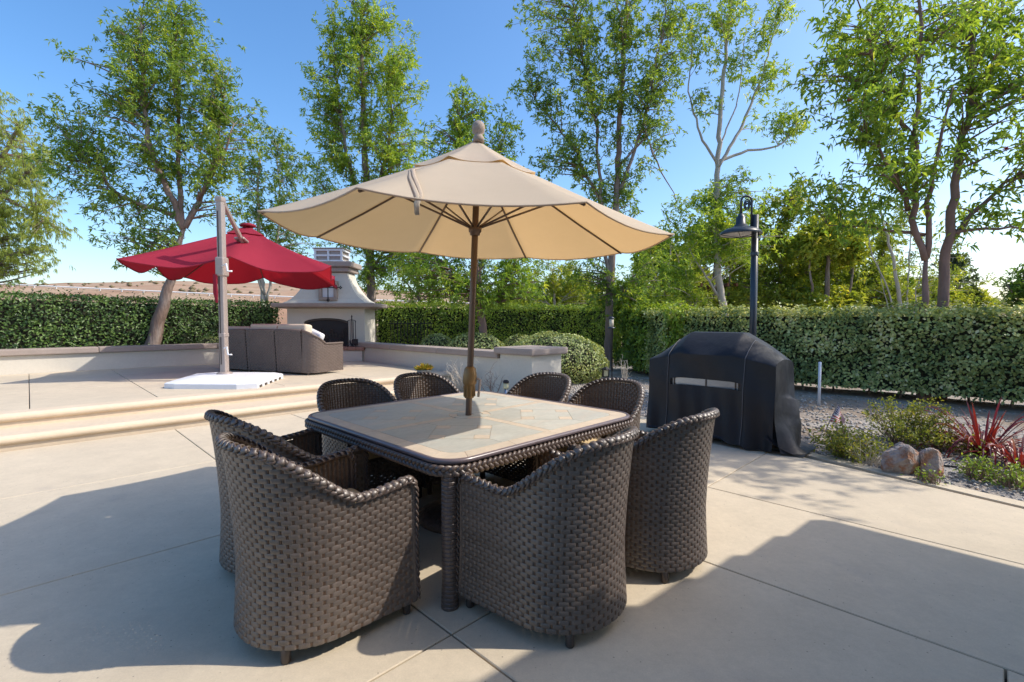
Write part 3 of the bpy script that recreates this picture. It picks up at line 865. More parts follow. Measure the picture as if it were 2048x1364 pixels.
# canopy
RU, NU = 1.342, 8
PH = 3.61767655
AX = Vector((-0.272, 3.42, 0))
def can(r, th, sag=True):
    """Point of the canopy at plan radius r (towards the octagon edge) and angle th."""
    k = (PH - th) / (math.pi / 4)
    f = k - math.floor(k)                      # 0..1 across a panel
    a0 = PH - math.floor(k) * math.pi / 4; a1 = a0 - math.pi / 4
    x = (1 - f) * math.cos(a0) + f * math.cos(a1); y = (1 - f) * math.sin(a0) + f * math.sin(a1)
    w = 4 * f * (1 - f)
    t = r / RU
    x *= r * (1 - 0.012 * w * t * t); y *= r * (1 - 0.012 * w * t * t)
    z = 2.004 + 0.60 * (1 - t) ** 1.06 * 1.0
    z -= w * (0.040 * t ** 1.5)
    z += -0.0411 * x + 0.0249 * y
    off = LEAN * (z - 2.0)
    return (AX.x + x + off.x * 1.0, AX.y + y + off.y * 1.0, z)
def can_grid(r0, r1, nr, nf, fun=can):
    V = []; ths = [PH - k * (2 * math.pi / (NU * nf)) - 1e-6 for k in range(NU * nf)]
    # panel fraction must be linear in f: use angles only as panel index + fraction
    for i in range(nr):
        r = r0 + (r1 - r0) * i / (nr - 1)
        for k in range(NU * nf):
            V.append(fun(r, PH - (k / nf) * math.pi / 4 - 1e-9))
    n = NU * nf; i = np.arange(nr - 1)[:, None]; j = np.arange(n)[None]
    Q = np.stack([i * n + j, (i + 1) * n + j, (i + 1) * n + (j + 1) % n, i * n + (j + 1) % n], -1).reshape(-1, 4)
    return np.array(V), Q
V, Q = can_grid(0.20, RU, 16, 10)
cano = MB().add(V, Q).build("canopy", M_canvas, ub, smooth=True)
V, Q = can_grid(RU - 0.001, RU, 2, 10)
hem = [can(RU - 0.004, PH - (k / 10) * math.pi / 4 - 1e-9) for k in range(80)]
hv, hf = tube(hem, 0.0055, 6, closed=True); MB().add(hv, hf).build("hem", M_canvas, cano, smooth=True)
def vent(r, th):
    k = (PH - th) / (math.pi / 4); f = k - math.floor(k); w = 4 * f * (1 - f)
    p = can(r, th); t = r / 0.435
    z = 2.668 - 0.258 * t ** 0.9 - 0.012 * w * t ** 2
    z += -0.0411 * (p[0] - AX.x) + 0.0249 * (p[1] - AX.y)
    puck = 0.012 * t ** 4 * (abs(math.cos(math.pi * f)) ** 8)
    return (p[0], p[1], z + puck)
V, Q = can_grid(0.02, 0.435, 10, 10, vent)
MB().add(V, Q).build("vent_cap", M_canvas, cano, smooth=True)
pk = onpole(2.69)
upart("finial", xf(lathe([(0.004, 2.63), (0.040, 2.635), (0.036, 2.668), (0.028, 2.678), (0.028, 2.686), (0.041, 2.700), (0.0455, 2.727), (0.041, 2.752), (0.026, 2.770), (0.003, 2.776)], 18), Matrix.Translation((pk.x, pk.y, 0))), M_finial)
# runner hub, ribs and struts
hub = onpole(2.055)
hb = upart("runner_hub", onaxis([(0.024, 2.0), (0.034, 2.003), (0.036, 2.02), (0.044, 2.025), (0.046, 2.055), (0.036, 2.062), (0.024, 2.065)]), M_pole)
top = onpole(2.50)
for k in range(8):
    th = PH - k * math.pi / 4 - 1e-7
    a = Vector(can(0.03, th)); e = Vector(can(RU - 0.03, th))
    pts = [Vector(can(r, th)) + Vector((0, 0, -0.014)) for r in (0.05, 0.5, 0.9, RU - 0.02)]
    rb = upart("rib", tube(pts, 0.0085, 6), M_pole)
    mid = Vector(can(0.60, th)) + Vector((0, 0, -0.022))
    d = (mid - hub); d2 = Vector((d.x, d.y, 0)).normalized()
    upart("strut", tube([hub + d2 * 0.035, mid], 0.0075, 6), M_pole, rb)
# tie strap hanging over the front panel
def on_front(x, y):
    """Point on the front panel of the canopy above the plan point (x, y)."""
    a6, a7 = PH - 6 * math.pi / 4, PH - 7 * math.pi / 4
    dx, dy = x - AX.x, y - AX.y
    M2 = np.array([[math.cos(a6), math.cos(a7)], [math.sin(a6), math.sin(a7)]])
    p_, q_ = np.linalg.solve(M2, [dx, dy])
    r_ = p_ + q_; f_ = q_ / r_
    return Vector(can(r_, PH - (6 + f_) * math.pi / 4))
S = [on_front(x, y) + Vector((0, 0, 0.010)) for x, y in ((-0.555, 2.72), (-0.545, 2.60), (-0.51, 2.47), (-0.465, 2.34), (-0.43, 2.235), (-0.418, 2.185))]
out_d = Vector((S[-1].x - AX.x, S[-1].y - AX.y, 0)).normalized()
S += [S[-1] + out_d * 0.03 + Vector((0, 0, -0.04)), S[-1] + out_d * 0.028 + Vector((0, 0, -0.09))]
for dx in (-0.010, 0.012):
    pts = [q + Vector((dx * (0.15 + 0.9 * math.sin(i * 0.5)), 0, 0.006 * math.sin(i * 1.1) * (dx > 0))) for i, q in enumerate(S)]
    upart("tie_strap", tube(pts, 0.011, 6, flat=0.25, ref=(1, 0, 0)), M_canvas, cano)
# cast stand on the ground under the table
sb = thing("umbrella_stand", (UB.x - 0.03, UB.y + 0.018, 0), "round brown cast umbrella stand on the patio beneath the table", "umbrella stand")
bx, by = onpole(0)[0], onpole(0)[1]
MB().add(*lathe([(0.30, 0.0), (0.305, 0.02), (0.29, 0.045), (0.24, 0.06), (0.10, 0.085), (0.05, 0.10)], 36, (bx - 0.03, by - 0.02, 0))).build("base", mat("cast brown base", (0.14, 0.085, 0.055), 0.55, noise=[(25, 0.35)], bump=(30, 0.8, 0.02)), sb, smooth=True)
MB().add(*tube([(bx, by, 0.06), onpole(0.47)], 0.031, 14)).build("sleeve", M_taupe, sb, smooth=True)
V, F = tube([(bx + 0.03, by - 0.0, 0.40), (bx + 0.075, by - 0.0, 0.40)], 0.012, 8); MB().add(V, F).build("clamp_knob", M_taupe, sb)

# ================================================================== WICKER CHAIRS
HW, YF, YC, RY = 0.315, 0.325, -0.03, 0.315
def chair_path(ds):
    pts = []
    for y in np.linspace(YF, YC, 40): pts.append((HW, y))
    for a in np.linspace(0, math.pi, 120)[1:-1]: 
        ex = 2 / 2.1
        c, s_ = math.cos(a), math.sin(a)
        pts.append((HW * math.copysign(abs(c) ** ex, c), YC - RY * abs(s_) ** ex))
    for y in np.linspace(YC, YF, 40): pts.append((-HW, y))
    P = np.array([(x, y, 0) for x, y in pts])
    L = np.concatenate([[0], np.cumsum(np.linalg.norm(np.diff(P, axis=0), axis=1))])
    n = int(round(L[-1] / ds)); s = np.linspace(0, L[-1], n + 1)
    Q = np.stack([np.interp(s, L, P[:, k]) for k in range(3)], 1)
    T = np.gradient(Q, axis=0); T /= np.linalg.norm(T, axis=1)[:, None]
    N = np.stack([-T[:, 1], T[:, 0], 0 * T[:, 0]], 1)
    if np.dot(N[0], (1, 0, 0)) < 0: N = -N
    return Q, N, s, L[-1]
def rim_z(y):
    y = np.asarray(y, float)
    t = np.clip((0.06 - y) / (0.06 + 0.36), 0, 1)
    b = 0.635 + 0.262 * (t * t * (3 - 2 * t)) ** 0.92
    f = np.clip(y / 0.30, 0, 1)
    return b + 0.030 * f * f
def flare(z): return 0.018 * ((z - 0.46) / 0.44) ** 2
def lean_back(P, z):
    """The back leans out a little towards its top."""
    w = np.clip((YC - P[:, 1]) / RY, 0, 1)
    return -0.030 * w * np.clip((z - 0.35) / 0.5, 0, 1.1)
STP = 0.0258
Qp, Np, sp, Lp = chair_path(STP / 8)
nst = int(round(Lp / STP)); STP = Lp / nst
def shell(P, N, z, off):
    Z = np.broadcast_to(z, (len(P),)).astype(float)
    q = P + N * (flare(Z) + off)[:, None] if np.ndim(off) else P + N * (flare(Z) + off)[:, None]
    q = q.copy(); q[:, 1] += lean_back(P, Z); q[:, 2] = Z
    return q
def strand_rows(z0, z1, pitch, h):
    rows = []
    zs = np.arange(z0, z1, pitch)
    rz = rim_z(Qp[:, 1])
    for r, z in enumerate(zs):
        ok = rz - 0.002 > z + h * 0.5
        if ok.sum() < 12: continue
        mb = MB(); i = 0; idx = np.where(ok)[0]
        for run in np.split(idx, np.where(np.diff(idx) > 1)[0] + 1):
            if len(run) < 6: continue
            P_, N_, s_ = Qp[run], Np[run], sp[run]
            c = np.cos(math.pi * s_ / STP + (r % 2) * math.pi)
            off = 0.0036 * np.tanh(7.0 * (c + 0.88))
            sec = []
            for fz, fo in ((-0.5, -0.0010), (-0.40, 0.0003), (0.40, 0.0003), (0.5, -0.0010)):
                jit = 0.0
                sec.append(shell(P_, N_, z + h * fz, off + fo))
            V = np.stack(sec, 1).reshape(-1, 3); n = len(run)
            a = np.arange(n - 1)[:, None]; b = np.arange(3)[None]
            Q_ = np.stack([a * 4 + b, a * 4 + b + 1, (a + 1) * 4 + b + 1, (a + 1) * 4 + b], -1).reshape(-1, 4)
            mb.add(V, Q_)
        if mb.n: rows.append(mb)
    return rows
def make_chair(loc, rz, label, group):
    c = thing("wicker_chair", loc, label, "chair", group, rz)
    for mb in strand_rows(0.078, 0.90, 0.0197, 0.0222):
        mb.build("wicker_strand", M_wick, c, smooth=True, local=True)
    # stakes: pairs of thin rods the strands pass in front of and behind
    mb = MB()
    rzs = rim_z(Qp[:, 1])
    for k in range(nst + 1):
        i = min(len(Qp) - 1, int(round(k * 8)))
        top_ = rzs[i]
        zz = np.linspace(0.07, top_ - 0.005, 7)
        tdir = np.array([-Np[i][1], Np[i][0], 0])
        for d in (-0.0032, 0.0032):
            base = np.repeat(Qp[i:i + 1], 7, 0)
            q = shell(base, np.repeat(Np[i:i + 1], 7, 0), zz, np.zeros(7)) + tdir * d
            mb.add(*tube(q, 0.0024, 4, cap=False, ref=(1, 0.2, 0)))
    o = mb.build("stake_frame", M_stake, c, local=True)
    # braided rim: up the front post, round the back and down again
    Pr = []; Or = []
    post = np.array([HW, YF, 0])
    for z in np.linspace(0.075, 0.60, 20): 
        Pr.append((HW + flare(z), YF + 0.004, z)); Or.append((0.35, 0.94, 0))
    for a in np.linspace(0, 80, 7)[1:]:
        Pr.append((HW + flare(0.64), YF + 0.004 - 0.045 * (1 - math.cos(R(a))), 0.60 + 0.062 * math.sin(R(a))))
        Or.append((0.55, 0.8 * math.cos(R(a)), 0.6 * math.sin(R(a))))
    for i in range(0, len(Qp)):
        if 0.05 > YF - Qp[i][1] : continue
        z = float(rim_z(Qp[i][1]))
        q = shell(Qp[i:i + 1], Np[i:i + 1], np.array([z]), np.array([0.004]))[0]
        Pr.append(q); n_ = Np[i]; Or.append((n_[0] * 0.9, n_[1] * 0.9, 0.42))
    m_ = 25
    Pr = np.array(Pr); Or = np.array(Or)
    Pl = Pr[:m_][::-1] * [-1, 1, 1]; Ol = Or[:m_][::-1] * [-1, 1, 1]
    Pr = np.vstack([Pr, Pl]); Or = np.vstack([Or, Ol])
    keep = [0]
    for i in range(1, len(Pr)):
        if np.linalg.norm(Pr[i] - Pr[keep[-1]]) > 0.004: keep.append(i)
    Pr, Or = Pr[keep], Or[keep]
    L_ = np.concatenate([[0], np.cumsum(np.linalg.norm(np.diff(Pr, axis=0), axis=1))])
    s_ = np.linspace(0, L_[-1], int(L_[-1] / 0.0065))
    P2 = np.stack([np.interp(s_, L_, Pr[:, k]) for k in range(3)], 1)
    O2 = np.stack([np.interp(s_, L_, Or[:, k]) for k in range(3)], 1)
    # smooth the path a little
    ker = np.ones(7) / 7
    for A in (P2, O2):
        for k in range(3):
            pad = np.pad(A[:, k], 3, mode='edge'); A[:, k] = np.convolve(pad, ker, 'valid')
    T2 = np.gradient(P2, axis=0); T2 /= np.linalg.norm(T2, axis=1)[:, None]
    O2 = O2 - T2 * np.sum(O2 * T2, 1)[:, None]; O2 /= np.linalg.norm(O2, axis=1)[:, None]
    A2 = np.cross(T2, O2)
    core = MB().add(*tube(P2 - O2 * 0.006, 0.0130, 8)).build("rim_core", M_braid, c, smooth=True, local=True)
    braid_objs(P2 + O2 * 0.006, O2, s_, L_[-1], 0.095, 0.0135, 0.0050, 0.0088, A2, False, c, "braid_strand", M_braid, flat=0.55)
    # broad canes wrapped over the top of the rim
    wr = MB()
    for k in range(int(L_[-1] / 0.037)):
        i = int((k + 0.5) * 0.037 / L_[-1] * len(s_))
        if P2[i][2] < 0.60: continue
        up = A2[i] if A2[i][2] > 0 else -A2[i]
        ctr = P2[i] - O2[i] * 0.004
        arc = []
        for a in np.linspace(-25, 150, 7):
            r_ = 0.0175
            arc.append(ctr + (math.cos(R(a)) * O2[i] + math.sin(R(a)) * up) * r_ + T2[i] * (a - 60) * 0.00012)
        wr.add(*tube(arc, 0.0165, 6, flat=0.28, ref=tuple(T2[i])))
    wr.build("rim_wrap", M_wick, c, smooth=True, local=True)
    # seat, apron and cushion
    dk = [(0.29, 0.29), (-0.29, 0.29), (-0.29, -0.05), (-0.24, -0.19), (-0.14, -0.29), (0.14, -0.29), (0.24, -0.19), (0.29, -0.05)]
    MB().add(*prism(dk, 0.36, 0.392)).build("seat_deck", M_dark, c, local=True)
    ap = MB()
    xs = np.linspace(-0.295, 0.295, 110)
    for r, z in enumerate(np.arange(0.078, 0.372, 0.0208)):
        off = 0.0055 * np.tanh(3.2 * (np.cos(math.pi * xs / 0.0272 + (r % 2) * math.pi) + 0.8))
        sec = [np.stack([xs, 0.300 + off + fo, np.full_like(xs, z + 0.0206 * fz)], 1) for fz, fo in ((-.5, -.002), (0, .001), (.5, -.002))]
        V = np.stack(sec, 1).reshape(-1, 3); a = np.arange(len(xs) - 1)[:, None]; b = np.arange(2)[None]
        ap.add(V, np.stack([a * 3 + b, a * 3 + b + 1, (a + 1) * 3 + b + 1, (a + 1) * 3 + b], -1).reshape(-1, 4))
    for x in np.arange(-0.286, 0.29, 0.0272):
        ap.add(*tube([(x, 0.3, 0.07), (x, 0.3, 0.375)], 0.004, 4))
    ap.build("woven_apron", M_wick, c, smooth=True, local=True)
    cu = []
    bm = bmesh.new(); bmesh.ops.create_cube(bm, size=1.0)
    bmesh.ops.scale(bm, vec=(0.56, 0.56, 0.085), verts=bm.verts)
    bmesh.ops.bevel(bm, geom=list(bm.edges), offset=0.032, segments=4, affect='EDGES', profile=0.6)
    bmesh.ops.translate(bm, vec=(0, 0.03, 0.436), verts=bm.verts)
    for v in bm.verts:
        if v.co.y < -0.05:
            v.co.x *= 1 - 0.42 * min(1, (-0.05 - v.co.y) / 0.2)
    cush = MB().add(*bm_arrays(bm)).build("seat_cushion", M_cush, c, smooth=True, local=True)
    for x, y in ((0.285, 0.295), (-0.285, 0.295), (0.225, -0.245), (-0.225, -0.245)):
        MB().add(*lathe([(0.016, 0.0), (0.020, 0.006), (0.021, 0.10)], 12, (x, y, 0))).build("foot", M_dark, c, smooth=True, local=True)
    return c
CG = "brown wicker chairs round the dining table"
spots = [
    (W(0.955, 2.255), -45, "wicker chair nearest the camera left of the table, its back to us"),
    (W(1.07, 2.95), -44, "wicker chair half hidden behind the nearest left chair, left of the table"),
    (W(1.815, 1.53), 51, "nearest wicker chair on the right front side of the table"),
    (W(2.60, 1.475), 47, "rightmost wicker chair in front of the black grill cover"),
    (W(1.875, 3.50), -134, "far left wicker chair shaded by the umbrella beside the terrace steps"),
    (W(2.555, 3.50), -136, "far wicker chair with sunlit back beside the potted succulent"),
    (W(3.13, 2.93), 136, "far right wicker chair in front of the stucco pillar"),
    (W(3.19, 2.245), 134, "far right wicker chair with visible tan cushion between table and grill"),
]
ch0 = None
for k, (p, rz, lab) in enumerate(spots):
    if k == 0: ch0 = make_chair((p.x, p.y, 0.0), R(rz), lab, CG)
    else:
        c = copy_tree(ch0); c.location = (p.x, p.y, 0.0); c.rotation_euler = (0, 0, R(rz)); c["label"] = lab

#@@PART2
# ================================================================== RED CANTILEVER UMBRELLA
CP = Vector((-5.14, 8.62, 0.455))           # foot of the pole on its base
cu = thing("cantilever_umbrella", (CP.x, CP.y, TZ), "tilted red square cantilever umbrella with taupe pole on the terrace", "umbrella")
def cpart(name, VF, m, parent=None, smooth=False): return MB().add(*VF).build(name, m, parent or cu, smooth=smooth)
poly = [(-5.34, 7.60), (-4.33, 7.56), (-4.06, 7.66), (-4.30, 9.05), (-4.52, 9.24), (-5.72, 9.20), (-5.92, 9.02), (-5.55, 7.68)]
bm = bmesh.new()
cx = sum(p[0] for p in poly) / 8; cy = sum(p[1] for p in poly) / 8
rings = [(1.0, TZ), (1.0, TZ + 0.075), (0.965, TZ + 0.09), (0.62, TZ + 0.125), (0.60, TZ + 0.128)]
V = [(cx + (x - cx) * f, cy + (y - cy) * f, z) for f, z in rings for x, y in poly]
n = 8; i = np.arange(len(rings) - 1)[:, None]; j = np.arange(n)[None]
Q = np.stack([i * n + j, i * n + (j + 1) % n, (i + 1) * n + (j + 1) % n, (i + 1) * n + j], -1).reshape(-1, 4)
bm.free()
cb = cpart("base", (V, [Q, (np.arange(n) + 4 * n)[None], np.arange(n)[::-1][None]]), M_white)
for k in range(5):
    t = 0.12 + 0.18 * k; a = Vector((-4.06, 7.66, 0)).lerp(Vector((-4.30, 9.05, 0)), t)
    cpart("drain_notch", box((a.x + 0.004, a.y, TZ + 0.022), (0.02, 0.11, 0.036), 0.004, rz=R(10)), M_dark, cb)
cpart("pole_flange", lathe([(0.13, TZ + 0.126), (0.125, TZ + 0.15), (0.075, TZ + 0.165)], 20, (CP.x, CP.y, 0)), M_taupe, smooth=True)
PT = 3.52
cpart("pole", box((CP.x, CP.y, (TZ + 0.12 + PT) / 2), (0.105, 0.125, PT - TZ - 0.12), 0.025, seg=3), M_taupe, smooth=False)
cpart("pole_cap", box((CP.x, CP.y, PT + 0.02), (0.13, 0.15, 0.10), 0.03, seg=2), M_taupe)
tr = cpart("track_groove", box((CP.x - 0.018, CP.y - 0.0635, 1.98), (0.022, 0.006, 2.7)), M_dark)
sl = cpart("slider", box((CP.x, CP.y, 2.36), (0.155, 0.185, 0.34), 0.035, seg=3), M_taupe)
cpart("crank_handle", tube([(CP.x + .06, CP.y - .10, 2.36), (CP.x + .14, CP.y - .11, 2.40), (CP.x + .17, CP.y - .13, 2.27), (CP.x + .25, CP.y - .13, 2.27)], 0.016, 8), M_white, sl, True)
lo = cpart("foot_collar", box((CP.x, CP.y, 1.15), (0.125, 0.145, 0.09), 0.02), M_taupe)
cpart("crank_handle", tube([(CP.x + .05, CP.y - .09, 0.92), (CP.x + .11, CP.y - .10, 0.94), (CP.x + .13, CP.y - .11, 0.81), (CP.x + .20, CP.y - .11, 0.81)], 0.014, 8), M_white, lo, True)
cpart("red_strap", tube([(CP.x - 0.07, CP.y - 0.10, 2.22), (CP.x - 0.075, CP.y - 0.085, 1.9), (CP.x - 0.06, CP.y - 0.08, 1.72)], [0.035, 0.045, 0.02], 6, flat=0.3), M_red)
# canopy: square with a rib to each corner and to the middle of each side
CC = Vector((-5.57, 10.3, 0)); RD = 2.38; TH0 = R(243)       # first corner near left
apex = 3.36
tips = []
ZT = {0: 2.46, 1: 2.55, 2: 2.40, 3: 2.40, 4: 2.31, 5: 2.46, 6: 2.44, 7: 2.50}
for k in range(8):
    th = TH0 + k * R(45); r = RD if k % 2 == 0 else RD * math.cos(R(45)) * 1.0
    z = ZT[k]
    tips.append(Vector((CC.x + r * math.cos(th), CC.y + r * math.sin(th), z)))
def red(t, k, f):
    """t 0..1 from apex to edge, panel k, f 0..1 across it."""
    a, b = tips[k % 8], tips[(k + 1) % 8]
    e = a.lerp(b, f)
    w = 4 * f * (1 - f)
    p = Vector((CC.x, CC.y, apex)).lerp(e, t)
    p.z -= 0.20 * t * (1 - t) * 0.6
    p.z -= w * 0.17 * t ** 1.8
    p.z += 0.012 * math.sin(11 * f + k * 2.0 + 5 * t) * t
    if k in (2, 3) and t > 0.6:                 # slack, gathered fabric by the right corner
        q = (t - 0.6) / 0.4
        p.z += 0.05 * q * math.sin(f * 9.0 + k)
        p.y += 0.04 * q * math.cos(f * 7.0)
    return p
nr, nf = 15, 12
V = [red(0.06 + 0.94 * i / (nr - 1), k, f / nf)[:] for i in range(nr) for k in range(8) for f in range(nf)]
n = 8 * nf; i = np.arange(nr - 1)[:, None]; j = np.arange(n)[None]
Q = np.stack([i * n + j, (i + 1) * n + j, (i + 1) * n + (j + 1) % n, i * n + (j + 1) % n], -1).reshape(-1, 4)
rc = cpart("canopy", (V, Q), M_red, smooth=True)
hem = [red(1.0, k, f / nf) for k in range(8) for f in range(nf)]
cpart("hem", tube(hem, 0.012, 5, closed=True), M_red, rc, True)
V = [(lambda p: (p.x, p.y, p.z + 0.05 - 0.02 * t / 0.2))(red(t, k, f / 4)) for t in (0.01, 0.08, 0.2) for k in range(8) for f in range(4)]
i = np.arange(2)[:, None]; j = np.arange(32)[None]
cpart("vent_cap", (V, np.stack([i * 32 + j, (i + 1) * 32 + j, (i + 1) * 32 + (j + 1) % 32, i * 32 + (j + 1) % 32], -1).reshape(-1, 4)), M_red, rc, True)
cpart("hub_cap", lathe([(0.16, apex + 0.03), (0.14, apex + 0.075), (0.05, apex + 0.10)], 16, (CC.x, CC.y, 0)), M_red, rc, True)
for k in range(8):
    pts = [red(t, k, 0.0) + Vector((0, 0, -0.03)) for t in (0.03, 0.5, 0.985)]
    cpart("rib", tube(pts, 0.013, 6), M_pole)
cpart("hub", lathe([(0.10, apex - 0.42), (0.12, apex - 0.40), (0.12, apex - 0.34), (0.05, apex - 0.30), (0.05, apex + 0.02)], 16, (CC.x, CC.y, 0)), M_taupe, None, True)
cpart("lamp_disc", lathe([(0.11, 0), (0.13, 0.01), (0.12, 0.04)], 18, (CC.x + 0.30, CC.y - 0.9, 2.66)), M_white, None, True)
arm = cpart("arm", tube([(CP.x + 0.03, CP.y + 0.02, PT - 0.02), (CP.x - 0.16, CP.y + 0.95, 2.97), (CC.x, CC.y, 2.75)], 0.055, 8, flat=0.7), M_taupe)
cpart("arm_bracket", box((CP.x - 0.16, CP.y + 0.93, 2.985), (0.20, 0.20, 0.05), 0.015, rx=R(-18)), M_taupe, arm)

# ================================================================== SOFA
SR = R(-23.5)
so = thing("wicker_sofa", (-4.93, 10.30, TZ), "brown wicker sofa seen from behind, facing the fireplace on the terrace", "sofa", rz=SR)
def spart(name, VF, m, parent=None, smooth=False): return MB().add(*VF).build(name, m, parent or so, smooth=smooth, local=True)
def sofa_back(x0, x1):
    """Woven back panel, a little bowed, with real horizontal strands."""
    mb = MB(); xs = np.linspace(x0, x1, 70)
    for r, z in enumerate(np.arange(0.06, 0.875, 0.030)):
        off = 0.006 * np.tanh(2.5 * (np.cos(math.pi * xs / 0.04 + (r % 2) * math.pi) + 0.6))
        lean = -0.40 - 0.05 * (z / 0.9) + 0.10 * np.clip((np.abs(xs) - 1.05) / 0.3, 0, 1) ** 2
        sec = [np.stack([xs, lean - off - fo, np.full_like(xs, z + 0.0305 * fz)], 1) for fz, fo in ((-.5, -.003), (0, .001), (.5, -.003))]
        V = np.stack(sec, 1).reshape(-1, 3); a = np.arange(len(xs) - 1)[:, None]; b = np.arange(2)[None]
        mb.add(V, np.stack([a * 3 + b, a * 3 + b + 1, (a + 1) * 3 + b + 1, (a + 1) * 3 + b], -1).reshape(-1, 4))
    return mb
for k, (x0, x1) in enumerate(((-1.27, -0.515), (-0.49, 0.325), (0.35, 1.05))):
    sofa_back(x0, x1).build("back_panel", M_sofaw, so, smooth=True, local=True)
    spart("back_core", box(((x0 + x1) / 2, -0.375, 0.465), (x1 - x0 - 0.01, 0.05, 0.80), 0.01, rx=R(3.2)), M_dark)
    spart("top_rail", tube([(x0, -0.43, 0.885), (x1, -0.43, 0.885)], 0.022, 8), M_sofaw, None, True)
for sx in (-1, 1):       # curved sloping arms
    xo = -1.27 if sx < 0 else 1.05
    mb = MB(); ts = np.linspace(0, 1, 40); core = MB()
    px = np.where(ts < 0.35, xo + sx * 0.26 * np.sin(ts / 0.35 * math.pi / 2), xo + sx * 0.26)
    py = np.where(ts < 0.35, -0.42 + 0.22 * (1 - np.cos(ts / 0.35 * math.pi / 2)), -0.20 + (ts - 0.35) / 0.65 * 0.62)
    top_ = 0.885 - 0.27 * np.clip(ts / 0.5, 0, 1) ** 1.3
    for r, z in enumerate(np.arange(0.06, 0.88, 0.030)):
        ok = np.where(top_ > z)[0]
        if len(ok) < 3: continue
        off = 0.006 * np.tanh(2.5 * (np.cos(np.arange(len(ts)) * 1.57 + (r % 2) * math.pi) + 0.6))
        q = [np.stack([px[ok] + sx * (off[ok] + fo), py[ok], np.full(len(ok), z + 0.0305 * fz)], 1) for fz, fo in ((-.5, -.003), (0, .001), (.5, -.003))]
        V = np.stack(q, 1).reshape(-1, 3); a = np.arange(len(ok) - 1)[:, None]; b = np.arange(2)[None]
        mb.add(V, np.stack([a * 3 + b, a * 3 + b + 1, (a + 1) * 3 + b + 1, (a + 1) * 3 + b], -1).reshape(-1, 4))
    mb.build("arm", M_sofaw, so, smooth=True, local=True)
    spart("arm_rail", tube(np.stack([px, py, top_], 1), 0.022, 8), M_sofaw, None, True)
spart("seat_base", box((-0.14, -0.02, 0.21), (2.62, 0.70, 0.30), 0.02), M_dark)
for k in range(3):
    spart("seat_cushion", box((-0.92 + 0.80 * k, 0.05, 0.42), (0.79, 0.68, 0.15), 0.05, seg=3), M_sofac, None, True)
    z = (0.72, 0.775, 0.775)[k]
    spart("back_cushion", box((-0.92 + 0.80 * k, -0.265, z), (0.78, 0.20, 0.46), 0.06, seg=4, rx=R(-8)), M_sofac, None, True)
pw = MB().add(*box((0, 0, 0), (0.42, 0.14, 0.40), 0.06, seg=4)).build("throw_pillow", M_white, smooth=True)
pw.location = Vector((-4.93, 10.30, TZ)) + Matrix.Rotation(SR, 3, 'Z') @ Vector((1.03, -0.12, 0.69))
pw.rotation_euler = (R(-12), R(20), SR); tag(pw, "pale throw pillow leaning on the right end of the sofa", "pillow")
for x in (-1.4, -0.49, 0.335, 1.15):
    spart("foot", lathe([(0.02, 0), (0.026, 0.01), (0.026, 0.07)], 10, (x, -0.36, 0)), M_dark)

# ================================================================== GRILL UNDER ITS COVER
GU, GV = 5.56, 3.10            # front left foot
GL, GD = 1.47, 0.66
gr = thing("grill_cover", W(GU + GD / 2, GV - GL / 2), "black fabric cover draped over a large barbecue grill on the patio", "grill cover")
def gp(x, y, z):
    """x along the front from left to right, y depth from the front."""
    return W(GU + y, GV - x, z)
def sstep(a, b, t):
    t = min(1, max(0, (t - a) / (b - a))); return t * t * (3 - 2 * t)
SLOT = (0.30, 1.12, 0.635, 0.715)
def ramp(a, b, x): return min(1, max(0, (x - a) / (b - a)))
def g_hood(x): return ramp(0.0, 0.40, x) ** 0.9 * (1 - ramp(1.02, 1.47, x)) ** 0.9
nx, = (76,)
cov = MB()
xs = np.linspace(0, GL, nx)
zf = list(np.linspace(0.02, 0.60, 14)) + [0.635, 0.655, 0.675, 0.695, 0.715] + list(np.linspace(0.75, 1.0, 7))
def wrinkle(x, z):
    k = max(0, 1 - z / 0.95)
    return 0.020 * k * math.sin(x * 17 + 1.5 * math.sin(x * 5)) + 0.010 * math.sin(x * 31 + z * 4) * k + 0.010 * math.sin(x * 7 + z * 9)
rows = []
for z in zf:
    r = []
    for x in xs:
        h = g_hood(x); zz = z * (0.915 + 0.095 * h)
        flare_ = 0.05 * (1 - z) ** 2
        bulge = 0.05 * math.exp(-((x - 1.12) / 0.14) ** 2) * (1 - z) 
        rag = 0.022 * math.sin(x * 9) + 0.015 * math.sin(x * 23)
        if z < 0.03: zz = max(0.012, 0.05 + rag - 0.05 * sstep(1.1, 1.4, x))
        r.append(gp(x, -flare_ - wrinkle(x, z) - bulge + 0.02 * z, zz)[:])
    rows.append(r)
